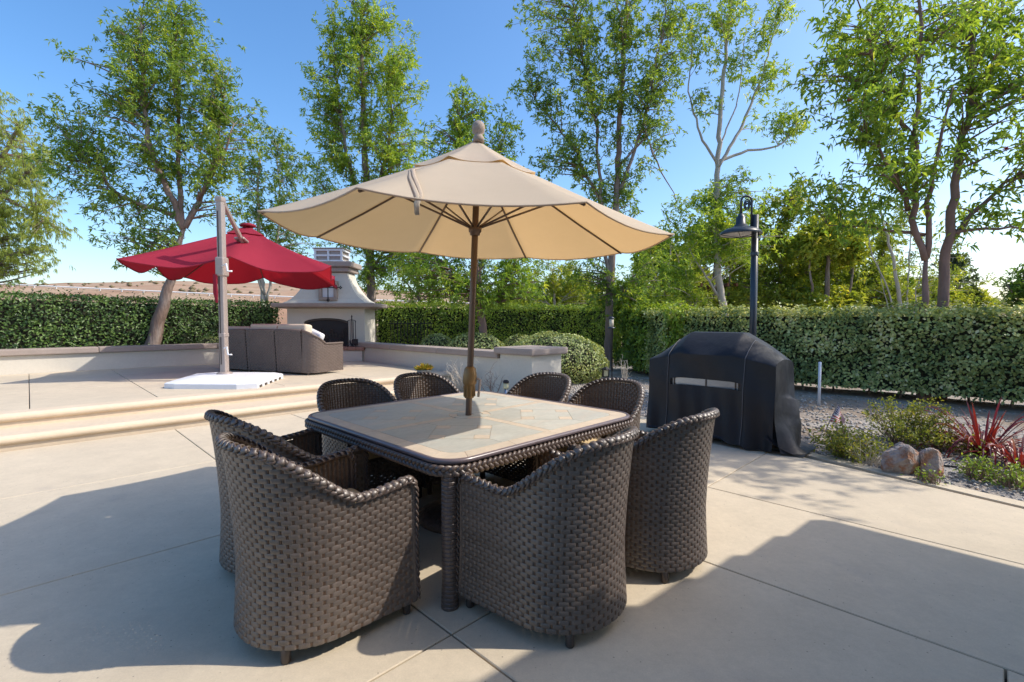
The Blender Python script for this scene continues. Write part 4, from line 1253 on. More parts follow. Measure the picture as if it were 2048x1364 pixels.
# hood slope, ridge and back
for y, za, zb in ((0.035, 0.935, 1.035), (0.12, 0.955, 1.115), (0.24, 0.965, 1.215), (0.33, 0.97, 1.262), (0.40, 0.97, 1.272), (0.52, 0.965, 1.265), (0.60, 0.955, 1.20), (0.66, 0.93, 1.05)):
    rows.append([gp(x, y + 0.008 * math.sin(x * 12), za + (zb - za) * g_hood(x) - 0.014 * math.sin(x * 6 + y * 8) * (1 - g_hood(x)))[:] for x in xs])
for z in (0.8, 0.5, 0.25, 0.02):
    rows.append([gp(x, 0.67 + 0.04 * (1 - z) + wrinkle(x, z), z)[:] for x in xs])
nrw = len(rows); nzf = len(zf)
def strip(i0, i1, hole=False):
    """One panel of the cover; panels meet at crisp sewn edges."""
    R_ = np.array(rows[i0:i1 + 1]).reshape(-1, 3); Qs = []
    for i in range(i1 - i0):
        for j in range(nx - 1):
            if hole:
                zm = (zf[i] + zf[i + 1]) / 2; xm = (xs[j] + xs[j + 1]) / 2
                if SLOT[0] < xm < SLOT[1] and SLOT[2] < zm < SLOT[3]: continue
            Qs.append((i * nx + j, i * nx + j + 1, (i + 1) * nx + j + 1, (i + 1) * nx + j))
    cov.add(R_, np.array(Qs))
strip(0, nzf - 1, True); strip(nzf - 1, nzf + 3); strip(nzf + 3, nzf + 5); strip(nzf + 5, nrw - 1)
# left and right ends: sheets between the front edge column and the back edge column
def end_sheet(col_i, sgn):
    pr = [np.array(rows[i][col_i]) for i in range(nrw)]
    nfz = len(zf); back0 = nfz + 8
    out = []
    zs = np.linspace(0, 1, 12); ys = np.linspace(0, 1, 14)
    fr = pr[:nfz]; bk = pr[back0:][::-1]; tp = pr[nfz:back0]
    grid = []
    for t in zs:
        f = fr[int(round(t * (nfz - 1)))]; b = bk[min(len(bk) - 1, int(round(t * (len(bk) - 1))))]
        row = []
        for s in ys:
            p = f * (1 - s) + b * s
            p[2] = f[2] * (1 - s) + (b[2] if t > 0 else f[2]) * s
            drape = (0.10 * (1 - t) ** 1.5 + 0.035 * math.sin(s * 11 + t * 3) * (1 - t * 0.7)) * math.sin(math.pi * s) if sgn > 0 else 0.02 * math.sin(s * 8) * math.sin(math.pi * s)
            if sgn > 0:
                drape += 0.08 * math.exp(-((s - 0.75) / 0.25) ** 2) * math.sin(math.pi * min(1, t * 1.15)) + 0.20 * math.exp(-((s - 0.25) / 0.28) ** 2) * (1 - t) ** 5
            d = W(0, -drape * sgn)
            row.append((p[0] + d.x, p[1] + d.y, p[2]))
        grid.append(row)
    # top edge follows the real profile
    tpp = [fr[-1]] + tp + [bk[-1]]
    for k, s in enumerate(ys):
        q = s * (len(tpp) - 1); a = int(q); b = min(a + 1, len(tpp) - 1); f = q - a
        grid[-1][k] = tuple(tpp[a] * (1 - f) + tpp[b] * f)
    V = np.array(grid).reshape(-1, 3); n = len(ys)
    i = np.arange(len(zs) - 1)[:, None]; j = np.arange(n - 1)[None]
    return V, np.stack([i * n + j, i * n + j + 1, (i + 1) * n + j + 1, (i + 1) * n + j], -1).reshape(-1, 4)
cov.add(*end_sheet(0, -1)); cov.add(*end_sheet(nx - 1, 1))
cv = cov.build("cover_fabric", M_cover, gr, smooth=True)
# trailing hem on the ground at the right front corner
tr_ = MB(); G = []
for i in range(9):
    for j in range(9):
        a, b = i / 8, j / 8
        x = GL - 0.06 + 0.34 * a; y = -0.10 + 0.62 * b + 0.12 * a
        z = 0.012 + 0.16 * (1 - a) ** 2.2 + 0.03 * math.sin(b * 13 + a * 4) * (1 - a) * a * 2 + 0.012 * abs(math.sin(b * 9))
        G.append(gp(x * 1.0, y, z)[:])
i = np.arange(8)[:, None]; j = np.arange(8)[None]
tr_.add(G, np.stack([i * 9 + j, i * 9 + j + 1, (i + 1) * 9 + j + 1, (i + 1) * 9 + j], -1).reshape(-1, 4))
tr_.build("trailing_hem", M_cover, cv, smooth=True)
for xs_ in (0.27, 1.17):
    pts = [Vector(rows[i][int(xs_ / GL * (nx - 1))]) + W(-0.006, 0, 0.003) for i in range(0, len(zf) + 4)]
    V, F = tube(pts, 0.005, 5); MB().add(V, F).build("seam", M_seam, gr, smooth=True)
gl = thing("barbecue_grill", W(GU + GD / 2 + 0.02, GV - GL / 2 + 0.002), "steel barbecue panel showing through the slot of the black cover", "grill")
c = gp((SLOT[0] + SLOT[1]) / 2, 0.045, 0.655); MB().add(*box(c, (0.02, SLOT[1] - SLOT[0] + 0.1, 0.16), 0.004, rz=R(45))).build("control_panel", M_steel, gl)
for x in (0.33, 0.72, 1.055, 1.09):
    c = gp(x, 0.028, 0.655); MB().add(*box(c, (0.012, 0.012, 0.13), 0.002, rz=R(45))).build("panel_post", M_dark, gl)
for x in (0.22, 1.2):
    for y in (0.15, 0.5):
        c = gp(x, y, 0.0); MB().add(*lathe([(0.04, 0.0), (0.05, 0.02), (0.05, 0.08), (0.02, 0.10)], 12, (c.x, c.y, 0))).build("caster", M_iron, gl)
c = gp(GL / 2, 0.34, 0.36); MB().add(*box(c, (0.50, 1.20, 0.50), 0.01, rz=R(45))).build("cabinet", M_dark, gl)

# ================================================================== LAMP POST
lp_ = sight(1505, 700, 6.95); LX, LY = lp_.x, 6.95
la = thing("lamp_post", (LX, LY, 0.05), "blue black gooseneck lamp post rising behind the covered grill", "lamp post")
zt = sight(1505, 430, LY).z
V, F = tube([(LX, LY, 0.0), (LX, LY, zt)], 0.047, 14); MB().add(V, F).build("post", M_navy, la, smooth=True)
V, F = lathe([(0.05, 0), (0.056, 0.01), (0.056, 0.05), (0.05, 0.06)], 14, (LX, LY, sight(1505, 512, LY).z)); MB().add(V, F).build("post_band", M_navy, la)
SX = sight(1481, 470, LY).x; sz = sight(1481, 470, LY).z
sh = MB().add(*lathe([(0.275, 0), (0.285, 0.004), (0.262, 0.045), (0.20, 0.085), (0.13, 0.105), (0.10, 0.112), (0.085, 0.145), (0.068, 0.15), (0.062, 0.25), (0.045, 0.27), (0.03, 0.30), (0.02, 0.305)], 32, (SX, LY, sz), cap=False)).build("shade", M_navy, la, smooth=True)
MB().add(*lathe([(0.27, 0.004), (0.25, 0.035), (0.17, 0.075), (0.05, 0.09), (0.01, 0.09)], 32, (SX, LY, sz - 0.001), cap=False)).build("shade_lining", M_lampin, sh, smooth=True)
MB().add(*lathe([(0.002, -0.005), (0.04, 0.0), (0.05, 0.03), (0.03, 0.08)], 14, (SX, LY, sz), cap=False)).build("bulb", M_lampin, sh, smooth=True)
for a in range(3):
    t = R(60 * a); pts = [(SX + 0.27 * k * math.cos(t), LY + 0.27 * k * math.sin(t), sz - 0.03 * (1 - k * k)) for k in (-1, -.5, 0, .5, 1)]
    V, F = tube(pts, 0.004, 4); MB().add(V, F).build("guard_wire", M_iron, sh)
top_z = sight(1490, 392, LY).z; x1 = LX - 0.055
arc = [(SX, LY, sz + 0.29)]
for a in np.linspace(180, 0, 13): arc.append(((SX + x1) / 2 + (x1 - SX) / 2 * math.cos(R(a)), LY, top_z - 0.07 + 0.07 * math.sin(R(a))))
arc.append((x1, LY, sz + 0.10))
V, F = tube(arc, 0.016, 8); MB().add(V, F).build("gooseneck", M_navy, la, smooth=True)
t = np.linspace(0, 5 * math.pi, 50); cxs = (SX + x1) / 2 + 0.01
V, F = tube([(cxs + (0.052 - 0.0026 * a) * math.cos(a), LY, top_z - 0.13 + (0.085 - 0.004 * a) * math.sin(a)) for a in t], 0.010, 5); MB().add(V, F).build("scroll", M_navy, la, smooth=True)

# ================================================================== SMALL GARDEN THINGS
def solar(px, py_top, Y, label, z0=0.0):
    p = sight(px, py_top, Y); zt = p.z
    t = thing("path_light", (p.x, Y, z0), label, "path light", "short solar path lights")
    V, F = lathe([(0.028, z0), (0.03, zt - 0.16)], 12, (p.x, Y, 0)); MB().add(V, F).build("stake", M_steel, t, smooth=True)
    V, F = lathe([(0.042, zt - 0.15), (0.046, zt - 0.14), (0.046, zt - 0.055)], 14, (p.x, Y, 0)); MB().add(V, F).build("lens", M_glass, t, smooth=True)
    V, F = lathe([(0.052, zt - 0.055), (0.052, zt - 0.02), (0.03, zt)], 14, (p.x, Y, 0)); MB().add(V, F).build("cap", M_iron, t, smooth=True)
solar(1012, 760, 8.45, "solar path light in front of the stucco pillar")
solar(1177, 779, 7.7, "solar path light standing between the two far right chairs")
# hanging feeder on an iron hook, with a small lantern beside it
HX = sight(1222, 650, 10.6); fx = HX.x; fy = 10.6
hk = thing("shepherd_hook", (fx, fy, bed_z(fx, fy)), "thin black iron shepherd hook in the bed beside the rounded shrub", "hook")
zt = sight(1222, 598, fy).z
V, F = tube([(fx + 0.03, fy, 0.0), (fx + 0.03, fy, zt - 0.05), (fx + 0.015, fy, zt), (fx - 0.02, fy, zt), (fx - 0.03, fy, zt - 0.06)], 0.011, 6); MB().add(V, F).build("rod", M_iron, hk, smooth=True)
fdz = sight(1222, 634, fy).z
fd = thing("bird_feeder", (fx, fy - 0.03, fdz - 0.3), "clear tube bird feeder hanging from the black hook", "bird feeder")
V, F = lathe([(0.065, fdz - 0.04), (0.06, fdz - 0.015), (0.02, fdz + 0.01)], 14, (fx, fy - 0.04, 0)); MB().add(V, F).build("lid", M_navy, fd, smooth=True)
V, F = lathe([(0.048, fdz - 0.22), (0.048, fdz - 0.04)], 14, (fx, fy - 0.04, 0)); MB().add(V, F).build("seed_tube", M_sofac, fd, smooth=True)
V, F = lathe([(0.085, fdz - 0.25), (0.09, fdz - 0.235), (0.05, fdz - 0.215)], 14, (fx, fy - 0.04, 0)); MB().add(V, F).build("tray", M_navy, fd, smooth=True)
V, F = tube([(fx, fy - 0.04, fdz), (fx, fy - 0.04, zt - 0.02)], 0.006, 4); MB().add(V, F).build("wire", M_iron, fd)
ln_ = sight(1211, 745, 10.2)
ln = thing("garden_lantern", (ln_.x, 10.2, 0.04), "small black lantern on a stake at the foot of the feeder hook", "lantern")
V, F = tube([(ln_.x, 10.2, 0.0), (ln_.x, 10.2, 0.22)], 0.012, 6); MB().add(V, F).build("stake", M_iron, ln)
MB().add(*box((ln_.x, 10.2, 0.30), (0.10, 0.10, 0.13), 0.004)).build("glass", M_glass, ln)
m = MB()
for sx in (-1, 1):
    for sy in (-1, 1): m.add(*box((ln_.x + sx * 0.055, 10.2 + sy * 0.055, 0.30), (0.016, 0.016, 0.17)))
m.add(*box((ln_.x, 10.2, 0.222), (0.13, 0.13, 0.018))); m.build("cage", M_iron, ln)
V, F = lathe([(0.11, 0.375), (0.10, 0.39), (0.02, 0.43)], 4, (ln_.x, 10.2, 0)); MB().add(V, F).build("roof", M_iron, ln)
# white pipe
wp = sight(1638, 800, 7.6)
V, F = tube([(wp.x, 7.6, 0.0), (wp.x, 7.6, sight(1638, 724, 7.6).z)], 0.021, 10)
tag(solo(MB().add(V, F).build("standpipe", M_white, smooth=True), (wp.x, 7.6, 0.03)), "thin white standpipe in the gravel right of the grill", "pipe")
# little flag on a stick
fl0 = sight(1648, 872, 5.9)
fg = thing("small_flag", (fl0.x, 5.9, 0.03), "small striped flag on a leaning stick in the gravel bed", "flag")
b0 = Vector((fl0.x, 5.9, 0.02)); b1 = sight(1676, 808, 5.95)
V, F = tube([b0, b1], 0.006, 6); MB().add(V, F).build("stick", M_taupe, fg)
mf = bpy.data.materials.new("flag print"); mf.use_nodes = True
N = mf.node_tree.nodes; LK = mf.node_tree.links; B = N["Principled BSDF"]; B.inputs["Roughness"].default_value = 0.8
at = N.new("ShaderNodeAttribute"); at.attribute_name = 'tone'
a2 = N.new("ShaderNodeUVMap"); a2.uv_map = "print"
sx = N.new("ShaderNodeSeparateXYZ"); LK.new(a2.outputs[0], sx.inputs[0])
def mth(op, a, b=None):
    n_ = N.new("ShaderNodeMath"); n_.operation = op
    for k, q in enumerate((a, b)):
        if q is None: continue
        if isinstance(q, (int, float)): n_.inputs[k].default_value = q
        else: LK.new(q, n_.inputs[k])
    return n_.outputs[0]
str_ = mth('GREATER_THAN', mth('FRACT', mth('MULTIPLY', sx.outputs[1], 6.5)), 0.5)
canton = mth('MULTIPLY', mth('LESS_THAN', sx.outputs[0], 0.42), mth('GREATER_THAN', sx.outputs[1], 0.46))
fu = mth('SUBTRACT', mth('FRACT', mth('MULTIPLY', sx.outputs[0], 14.0)), 0.5); fv = mth('SUBTRACT', mth('FRACT', mth('MULTIPLY', sx.outputs[1], 9.2)), 0.5)
star = mth('LESS_THAN', mth('ADD', mth('MULTIPLY', fu, fu), mth('MULTIPLY', fv, fv)), 0.09)
m1 = N.new("ShaderNodeMix"); m1.data_type = 'RGBA'; LK.new(str_, m1.inputs[0]); m1.inputs[6].default_value = (0.42, 0.03, 0.04, 1); m1.inputs[7].default_value = (0.72, 0.70, 0.68, 1)
m2 = N.new("ShaderNodeMix"); m2.data_type = 'RGBA'; LK.new(star, m2.inputs[0]); m2.inputs[6].default_value = (0.02, 0.03, 0.14, 1); m2.inputs[7].default_value = (0.72, 0.70, 0.68, 1)
m3 = N.new("ShaderNodeMix"); m3.data_type = 'RGBA'; LK.new(canton, m3.inputs[0]); LK.new(m1.outputs[2], m3.inputs[6]); LK.new(m2.outputs[2], m3.inputs[7])
LK.new(m3.outputs[2], B.inputs["Base Color"])
G = []; UVs = []
dirn = (b1 - b0).normalized()
for i in range(13):
    for j in range(9):
        s_, t_ = i / 12, j / 8                       # s along the fly, t up the stick
        p = b0.lerp(b1, 0.42 + 0.55 * t_)
        G.append((p.x + s_ * (0.09 + 0.10 * (1 - t_)), p.y - 0.02 * math.sin(s_ * 6 + t_), p.z - s_ * (0.03 + 0.14 * t_)))
        UVs.append((s_, t_))
i = np.arange(12)[:, None]; j = np.arange(8)[None]
Q = np.stack([i * 9 + j, (i + 1) * 9 + j, (i + 1) * 9 + j + 1, i * 9 + j + 1], -1).reshape(-1, 4)
fo = MB().add(G, Q).build("cloth", mf, fg, smooth=True)
uvl = fo.data.uv_layers.new(name="print")
uvl.data.foreach_set('uv', np.array(UVs, dtype=np.float32)[Q.ravel()].ravel())
# drip hose
hp = [sight(1655, 870, 5.8), sight(1700, 880, 5.4), sight(1875, 935, 4.55), sight(1960, 945, 4.4), sight(2060, 962, 4.15), sight(2160, 985, 3.9)]
hp = [(p.x, p.y, bed_z(p.x, p.y) + 0.012) for p in hp]
V, F = tube(hp, 0.009, 6); tag(solo(MB().add(V, F).build("drip_hose", M_hose, smooth=True), hp[2]), "thin black drip hose lying along the edge of the bed", "hose")
# boulders
def boulder(c, s, seed, label):
    bm = bmesh.new(); bmesh.ops.create_icosphere(bm, subdivisions=5, radius=1.0)
    rr = random.Random(seed)
    planes = [(Vector((rr.gauss(0, 1), rr.gauss(0, 1), rr.gauss(0, 0.8))).normalized(), rr.uniform(0.62, 0.88)) for _ in range(16)]
    for v in bm.verts:
        n = v.co.normalized(); d = 1.05
        for pn, lim in planes:                       # split faces
            dd = n.dot(pn)
            if dd > 0.05: d = min(d, lim / dd)
        q = n * 1.0 + Vector((seed, 0, 0))
        d *= 1 + 0.07 * mnoise.noise(q * 2.0) + 0.035 * mnoise.noise(q * 6) + 0.015 * mnoise.noise(q * 16)
        v.co = Vector((n.x * d * s[0], n.y * d * s[1], n.z * d * s[2]))
    V, F = bm_arrays(bm)
    o = MB().add(V + np.array(c), F).build("boulder", M_rock, smooth=False)
    return tag(solo(o, (c[0], c[1], 0.0)), label, "rock")
p1 = sight(1806, 940, 4.45); boulder((p1.x, 4.45, 0.095), (0.185, 0.15, 0.19), 3.1, "larger rust stained boulder at the edge of the patio")
p2 = sight(1862, 948, 4.35); boulder((p2.x, 4.36, 0.08), (0.115, 0.10, 0.165), 8.4, "smaller rust stained boulder right beside the larger one")

# ================================================================== PLANTS
def leaf_arrays(C, A, L, Wd, tone, droop=0.15, fold=0.18, up=None):
    """Folded diamond leaves: C base points, A axis directions (unit), L lengths, Wd widths."""
    n = len(C)
    A = A / (np.linalg.norm(A, axis=1)[:, None] + 1e-9)
    r = rng.normal(size=(n, 3)) * 0.55 + np.array([0, 0, 1.0]) if up is None else up + rng.normal(size=(n, 3)) * 0.35
    S = np.cross(A, r); S /= np.linalg.norm(S, axis=1)[:, None] + 1e-9
    Nn = np.cross(S, A)
    L = L[:, None]; Wd = Wd[:, None]
    tip = C + A * L - np.array([0, 0, 1.0]) * L * droop
    mid = C + A * L * 0.48 + Nn * Wd * 0.0
    l = mid + S * Wd * 0.5 + Nn * Wd * fold; r_ = mid - S * Wd * 0.5 + Nn * Wd * fold
    V = np.stack([C, r_, tip, l], 1).reshape(-1, 3)
    b = np.arange(n)[:, None] * 4
    F = np.concatenate([b + [[0, 1, 2]], b + [[0, 2, 3]]])
    return V, F, np.repeat(tone, 4)
def rand_dirs(n):
    d = rng.normal(size=(n, 3)); return d / np.linalg.norm(d, axis=1)[:, None]

def tree(name, label, base, Y, stems, lobes, nleaf, leafL, leafW, lmat, bmat, r0, whorl=9, droop=0.2, hang=0.0, group="garden trees", tone_shift=0.0, depth=0.8, tw=1.0, twig_dens=1.0):
    """stems: list of pixel polylines measured on the photograph at distance Y; lobes: (px, py, rx, ry[, weight])."""
    b = sight(base[0], base[1], Y)
    t = thing(name, (b.x, Y, max(0.0, min(b.z, 0.4))), label, "tree", group)
    sc = Y / FPX
    trunk = MB(); samples = []; srad = []
    for si, stem in enumerate(stems):
        pts = [sight(x, y, Y) for x, y in stem]
        yo = 0.0 if si == 0 else random.uniform(-0.5, 0.5) * depth
        for k, p in enumerate(pts): p.y += yo * k / max(1, len(pts) - 1)
        P, s, Ls = resample([p[:] for p in pts], 0.22, closed=False)
        for k in range(1, len(P) - 1):
            P[k] += rng.normal(size=3) * 0.018
        rr0 = r0 if si == 0 else r0 * (0.56 - 0.05 * si)
        rr0 = max(rr0, 0.018)
        if si == 0: rad = np.interp(s / Ls, [0, 0.05, 0.3, 1], [rr0 * 1.25, rr0, rr0 * 0.85, rr0 * 0.28])
        else: rad = np.interp(s / Ls, [0, 1], [rr0, rr0 * 0.25])
        trunk.add(*tube(P, rad, 9 if si == 0 else 7))
        samples.append(P[len(P) // 4:] if si == 0 else P[1:]); srad.append(rad[len(P) // 4:] if si == 0 else rad[1:])
    SP = np.concatenate(samples); SRd = np.concatenate(srad)
    # shoots: curved branches from the nearest lower stem point out into each lobe
    wts = np.array([l[2] * l[3] * (l[4] if len(l) > 4 else 1.0) for l in lobes], float); wts /= wts.sum()
    lv = MB()
    nwh_tot = max(20, int(nleaf / whorl))
    CW, DW = [], []
    for l, w in zip(lobes, wts):
        c = sight(l[0], l[1], Y); c.y += random.uniform(-0.5, 0.5) * depth
        rx, rz = l[2] * sc, l[3] * sc; ry = 0.5 * (rx + rz) * depth + 0.2
        nwh = max(3, int(nwh_tot * w)); nend = max(2, int(nwh / 7))
        d = rand_dirs(nend) * (rng.uniform(0.15, 1, nend) ** 0.42)[:, None]
        E_ = np.array(c[:]) + d * np.array([rx, ry, rz])
        per = max(1, int(round(nwh / nend)))
        for e in E_:
            dv = SP - e; cost = np.linalg.norm(dv, axis=1) + 1.5 * np.maximum(0, dv[:, 2] + 0.15)
            q = int(np.argmin(cost + rng.uniform(0, 0.25, len(cost))))
            a = SP[q]
            m_ = (a + e) / 2 + np.array([0, 0, 0.10 * np.linalg.norm(e - a) * (1 - 2 * hang)]) + rng.normal(size=3) * 0.05
            ts = np.linspace(0, 1, 6)[:, None]
            P = (1 - ts) ** 2 * a + 2 * ts * (1 - ts) * m_ + ts ** 2 * e
            ln = np.linalg.norm(e - a)
            if random.random() < twig_dens:
                trunk.add(*tube(P, np.linspace(min(SRd[q] * 0.6, 0.012 + 0.009 * ln) * tw, 0.0035 * tw, 6), 4, cap=False))
            tt = np.clip(1 - rng.uniform(0, 1, per) ** 1.5 * min(0.75, 0.9 / max(ln, 0.5)), 0.05, 1)
            tt[0] = 1.0
            Pt = (1 - tt)[:, None] ** 2 * a + 2 * (tt * (1 - tt))[:, None] * m_ + tt[:, None] ** 2 * e
            jit = rng.normal(size=(per, 3)) * 0.16
            jit[0] *= 0.2
            CW.append(Pt + jit)
            dd = (e - m_); dd /= np.linalg.norm(dd) + 1e-9
            DW.append(dd + rng.normal(size=(per, 3)) * 0.6 + np.array([0, 0, 0.25 - hang]))
    CW = np.concatenate(CW); DW = np.concatenate(DW); DW /= np.linalg.norm(DW, axis=1)[:, None]
    n = len(CW)
    wt = np.clip(rng.normal(0.42, 0.16, n) + tone_shift, 0, 1)           # tone of the shoot: young shoots are lighter
    C = np.repeat(CW, whorl, 0); D = np.repeat(DW, whorl, 0); tn = np.repeat(wt, whorl)
    m = len(C)
    A = D * 0.55 + rand_dirs(m) * 0.95 + np.array([0, 0, -hang])
    A /= np.linalg.norm(A, axis=1)[:, None]
    L_ = leafL * rng.uniform(0.65, 1.2, m)
    Cb = C - D * (rng.uniform(0, 1.3, m) * leafL)[:, None] + rand_dirs(m) * leafL * 0.1
    tn = np.clip(tn + rng.normal(0, 0.10, m), 0, 1)
    V, F, tt = leaf_arrays(Cb, A, L_, leafW * rng.uniform(0.75, 1.2, m), tn, droop)
    lv.add(V, F, tt)
    trunk.build("trunk", bmat, t, smooth=True)
    lv.build("crown", lmat, t)
    return t

tree("evergreen_tree", "leaning evergreen tree with broad crown behind the red umbrella", (308, 700), 12.0,
     [[(300, 715), (315, 650), (335, 580), (352, 520), (368, 452)], [(366, 458), (345, 390), (318, 330), (303, 220), (305, 60)], [(370, 455), (402, 380), (425, 280), (432, 150)],
      [(367, 455), (352, 350), (347, 200), (335, 20)], [(352, 430), (250, 400), (180, 320)], [(395, 400), (440, 330), (470, 250)]],
     [(310, 60, 105, 75), (370, 40, 60, 60), (280, 160, 110, 75), (395, 160, 95, 85), (190, 250, 95, 70), (330, 260, 120, 75), (455, 230, 60, 90), (170, 340, 75, 60), (260, 350, 95, 60), (400, 320, 100, 60),
      (210, 430, 90, 50, .8), (300, 420, 70, 45, .6), (440, 400, 60, 60, .6), (120, 270, 40, 40, .7), (250, 490, 70, 35, .9), (330, 500, 60, 28, .7), (370, 200, 60, 60)],
     29000, 0.13, 0.036, L_deep, M_bark, 0.165, tone_shift=0.14)
tree("young_tree", "slender young tree with sparse crown between the red umbrella and fireplace", (532, 700), 14.4,
     [[(534, 705), (532, 640), (528, 600), (518, 540), (514, 450), (520, 320)], [(533, 605), (546, 545), (560, 440), (556, 300)], [(530, 590), (505, 520), (490, 440)]],
     [(548, 290, 42, 50), (500, 370, 45, 65), (575, 370, 42, 65), (545, 440, 55, 55), (600, 320, 20, 40), (500, 480, 40, 45, .7), (560, 510, 45, 35, .6), (610, 470, 40, 50, .7)],
     8500, 0.13, 0.036, L_deep, M_palebark, 0.085, tone_shift=0.06)
tree("evergreen_tree", "tall dense evergreen tree standing directly behind the fireplace", (742, 690), 16.0,
     [[(745, 700), (742, 560), (735, 400), (727, 250), (722, 20)], [(738, 470), (695, 320), (672, 150), (668, 60)], [(738, 440), (778, 300), (790, 130)], [(740, 520), (700, 450), (650, 380)], [(741, 540), (790, 480), (830, 420)]],
     [(725, 35, 75, 65), (680, 85, 55, 65), (780, 90, 60, 75), (670, 170, 65, 60), (740, 150, 70, 60), (810, 190, 50, 65), (700, 240, 85, 50), (790, 270, 75, 55), (640, 240, 40, 45), (730, 320, 110, 50), (650, 330, 40, 50), (830, 330, 35, 50),
      (690, 400, 80, 50), (770, 400, 75, 50), (640, 430, 35, 45, .7), (720, 470, 70, 45), (790, 520, 60, 55), (740, 560, 45, 40, .8), (830, 470, 50, 50)],
     34000, 0.155, 0.042, L_bright, M_bark, 0.16, tone_shift=0.16)
tree("evergreen_tree", "mid height evergreen tree right behind the beige umbrella pole", (968, 715), 12.2,
     [[(968, 720), (964, 650), (958, 580), (945, 480), (925, 380), (918, 240)], [(962, 625), (1000, 580), (1030, 520), (1050, 470)], [(955, 560), (985, 440), (1000, 300)], [(960, 600), (900, 530), (860, 480)]],
     [(930, 225, 55, 50), (895, 300, 55, 65), (990, 255, 55, 50, .8), (1010, 340, 50, 60, .7), (940, 350, 70, 60), (880, 420, 60, 50), (880, 540, 105, 60), (990, 550, 90, 50), (930, 590, 70, 35), (1050, 560, 60, 50), (830, 560, 50, 50), (1040, 470, 50, 50, .7)],
     20000, 0.13, 0.036, L_bright, M_redbark, 0.11, tone_shift=0.1)
tree("evergreen_tree", "tall twin stemmed evergreen tree right of the beige umbrella top", (1215, 765), 13.0,
     [[(1216, 770), (1217, 680), (1220, 560), (1232, 420), (1240, 250), (1250, 50), (1258, -60)], [(1219, 580), (1205, 440), (1190, 260), (1150, 60), (1140, -40)], [(1234, 400), (1285, 250), (1318, 100), (1330, 0)], [(1200, 400), (1140, 280), (1070, 190)], [(1222, 600), (1262, 560), (1290, 530)], [(1236, 330), (1290, 280), (1345, 410)]],
     [(1080, 30, 70, 50, .7), (1190, 30, 85, 60), (1290, 30, 80, 60), (1110, 120, 70, 60), (1210, 130, 80, 70), (1300, 150, 65, 75), (1060, 190, 40, 40, .7), (1150, 220, 85, 55), (1250, 240, 80, 60), (1330, 240, 35, 60, .5), (1120, 310, 70, 50), (1200, 340, 75, 55),
      (1280, 350, 45, 50, .6), (1240, 430, 60, 50, .8), (1180, 540, 55, 45), (1250, 590, 75, 50), (1200, 620, 50, 35), (1300, 540, 55, 55, .8), (1370, 60, 40, 60, .7)],
     29000, 0.13, 0.038, L_deep, M_bark, 0.115, tone_shift=0.1)
tree("pale_bark_tree", "slim pale barked tree with sparse light green leaves behind the lamp post", (1450, 660), 15.0,
     [[(1455, 665), (1448, 620), (1436, 540), (1432, 440), (1436, 330), (1440, 230), (1455, 60), (1464, -40)], [(1436, 335), (1482, 258), (1530, 150), (1562, 20)], [(1438, 322), (1500, 300), (1560, 292), (1610, 240)], [(1436, 330), (1402, 270), (1380, 180), (1390, 90)],
      [(1444, 600), (1402, 540), (1360, 470), (1320, 420)], [(1400, 640), (1380, 560), (1370, 500)], [(1437, 300), (1475, 200), (1490, 60)]],
     [(1450, 25, 70, 50, .7), (1545, 40, 50, 50, .6), (1395, 90, 50, 55, .6), (1500, 120, 65, 45, .5), (1560, 150, 40, 40, .5), (1590, 240, 50, 35, .8), (1530, 235, 40, 30, .4), (1410, 195, 45, 30, .5), (1380, 430, 55, 55), (1480, 400, 65, 55), (1430, 480, 65, 45, .8), (1350, 520, 55, 50, .8), (1500, 480, 60, 50, .8), (1350, 590, 60, 35)],
     18000, 0.15, 0.042, L_bright, M_palebark, 0.11, tone_shift=0.2, twig_dens=0.8)
tree("flowering_gum_tree", "two stemmed tree with dark split trunk growing out of the right hedge", (1845, 830), 8.15,
     [[(1846, 832), (1845, 720), (1846, 620), (1852, 515)], [(1850, 520), (1818, 440), (1812, 300), (1810, 150), (1804, 0), (1795, -90)], [(1853, 515), (1846, 420), (1858, 300), (1874, 190)], [(1816, 420), (1760, 330), (1690, 280)], [(1812, 260), (1740, 160), (1680, 60)], [(1850, 470), (1760, 450), (1690, 440)], [(1810, 120), (1720, 60), (1650, 30)]],
     [(1680, 50, 75, 55), (1770, 50, 75, 60), (1650, 150, 60, 50), (1730, 160, 80, 55), (1800, 170, 50, 60, .7), (1680, 250, 65, 50), (1760, 270, 70, 50), (1650, 330, 45, 35, .8), (1710, 370, 70, 40), (1790, 380, 60, 45), (1680, 440, 60, 30, .7), (1830, 300, 40, 60, .6), (1850, 60, 50, 60, .7)],
     7000, 0.135, 0.042, L_bright, M_redbark, 0.105, whorl=5, droop=0.35, hang=0.15, depth=1.2, tone_shift=0.1)
tree("flowering_gum_tree", "rightmost tree with forked reddish trunk growing out of the hedge", (1884, 832), 8.3,
     [[(1880, 834), (1882, 700), (1886, 590), (1892, 500), (1905, 410), (1918, 320), (1942, 215), (1946, 90), (1952, -60)], [(1893, 490), (1960, 405), (2040, 345), (2120, 300)], [(1940, 222), (1988, 140), (2008, 20), (2015, -60)], [(1945, 225), (2000, 180), (2050, 150)], [(1900, 470), (1950, 460), (2020, 470)]],
     [(1910, 40, 70, 60), (2000, 50, 75, 60), (1930, 140, 70, 55), (2030, 150, 70, 60), (1890, 220, 50, 50, .7), (1990, 240, 75, 45), (2060, 270, 55, 60), (1930, 310, 50, 45, .6), (2000, 340, 70, 40, .8), (1990, 420, 70, 40, .8), (2060, 420, 60, 50), (1930, 430, 50, 35, .5), (2110, 120, 70, 100), (2120, 330, 60, 80)],
     7400, 0.135, 0.042, L_bright, M_redbark, 0.092, whorl=5, droop=0.35, hang=0.15, depth=1.2, tone_shift=0.1)
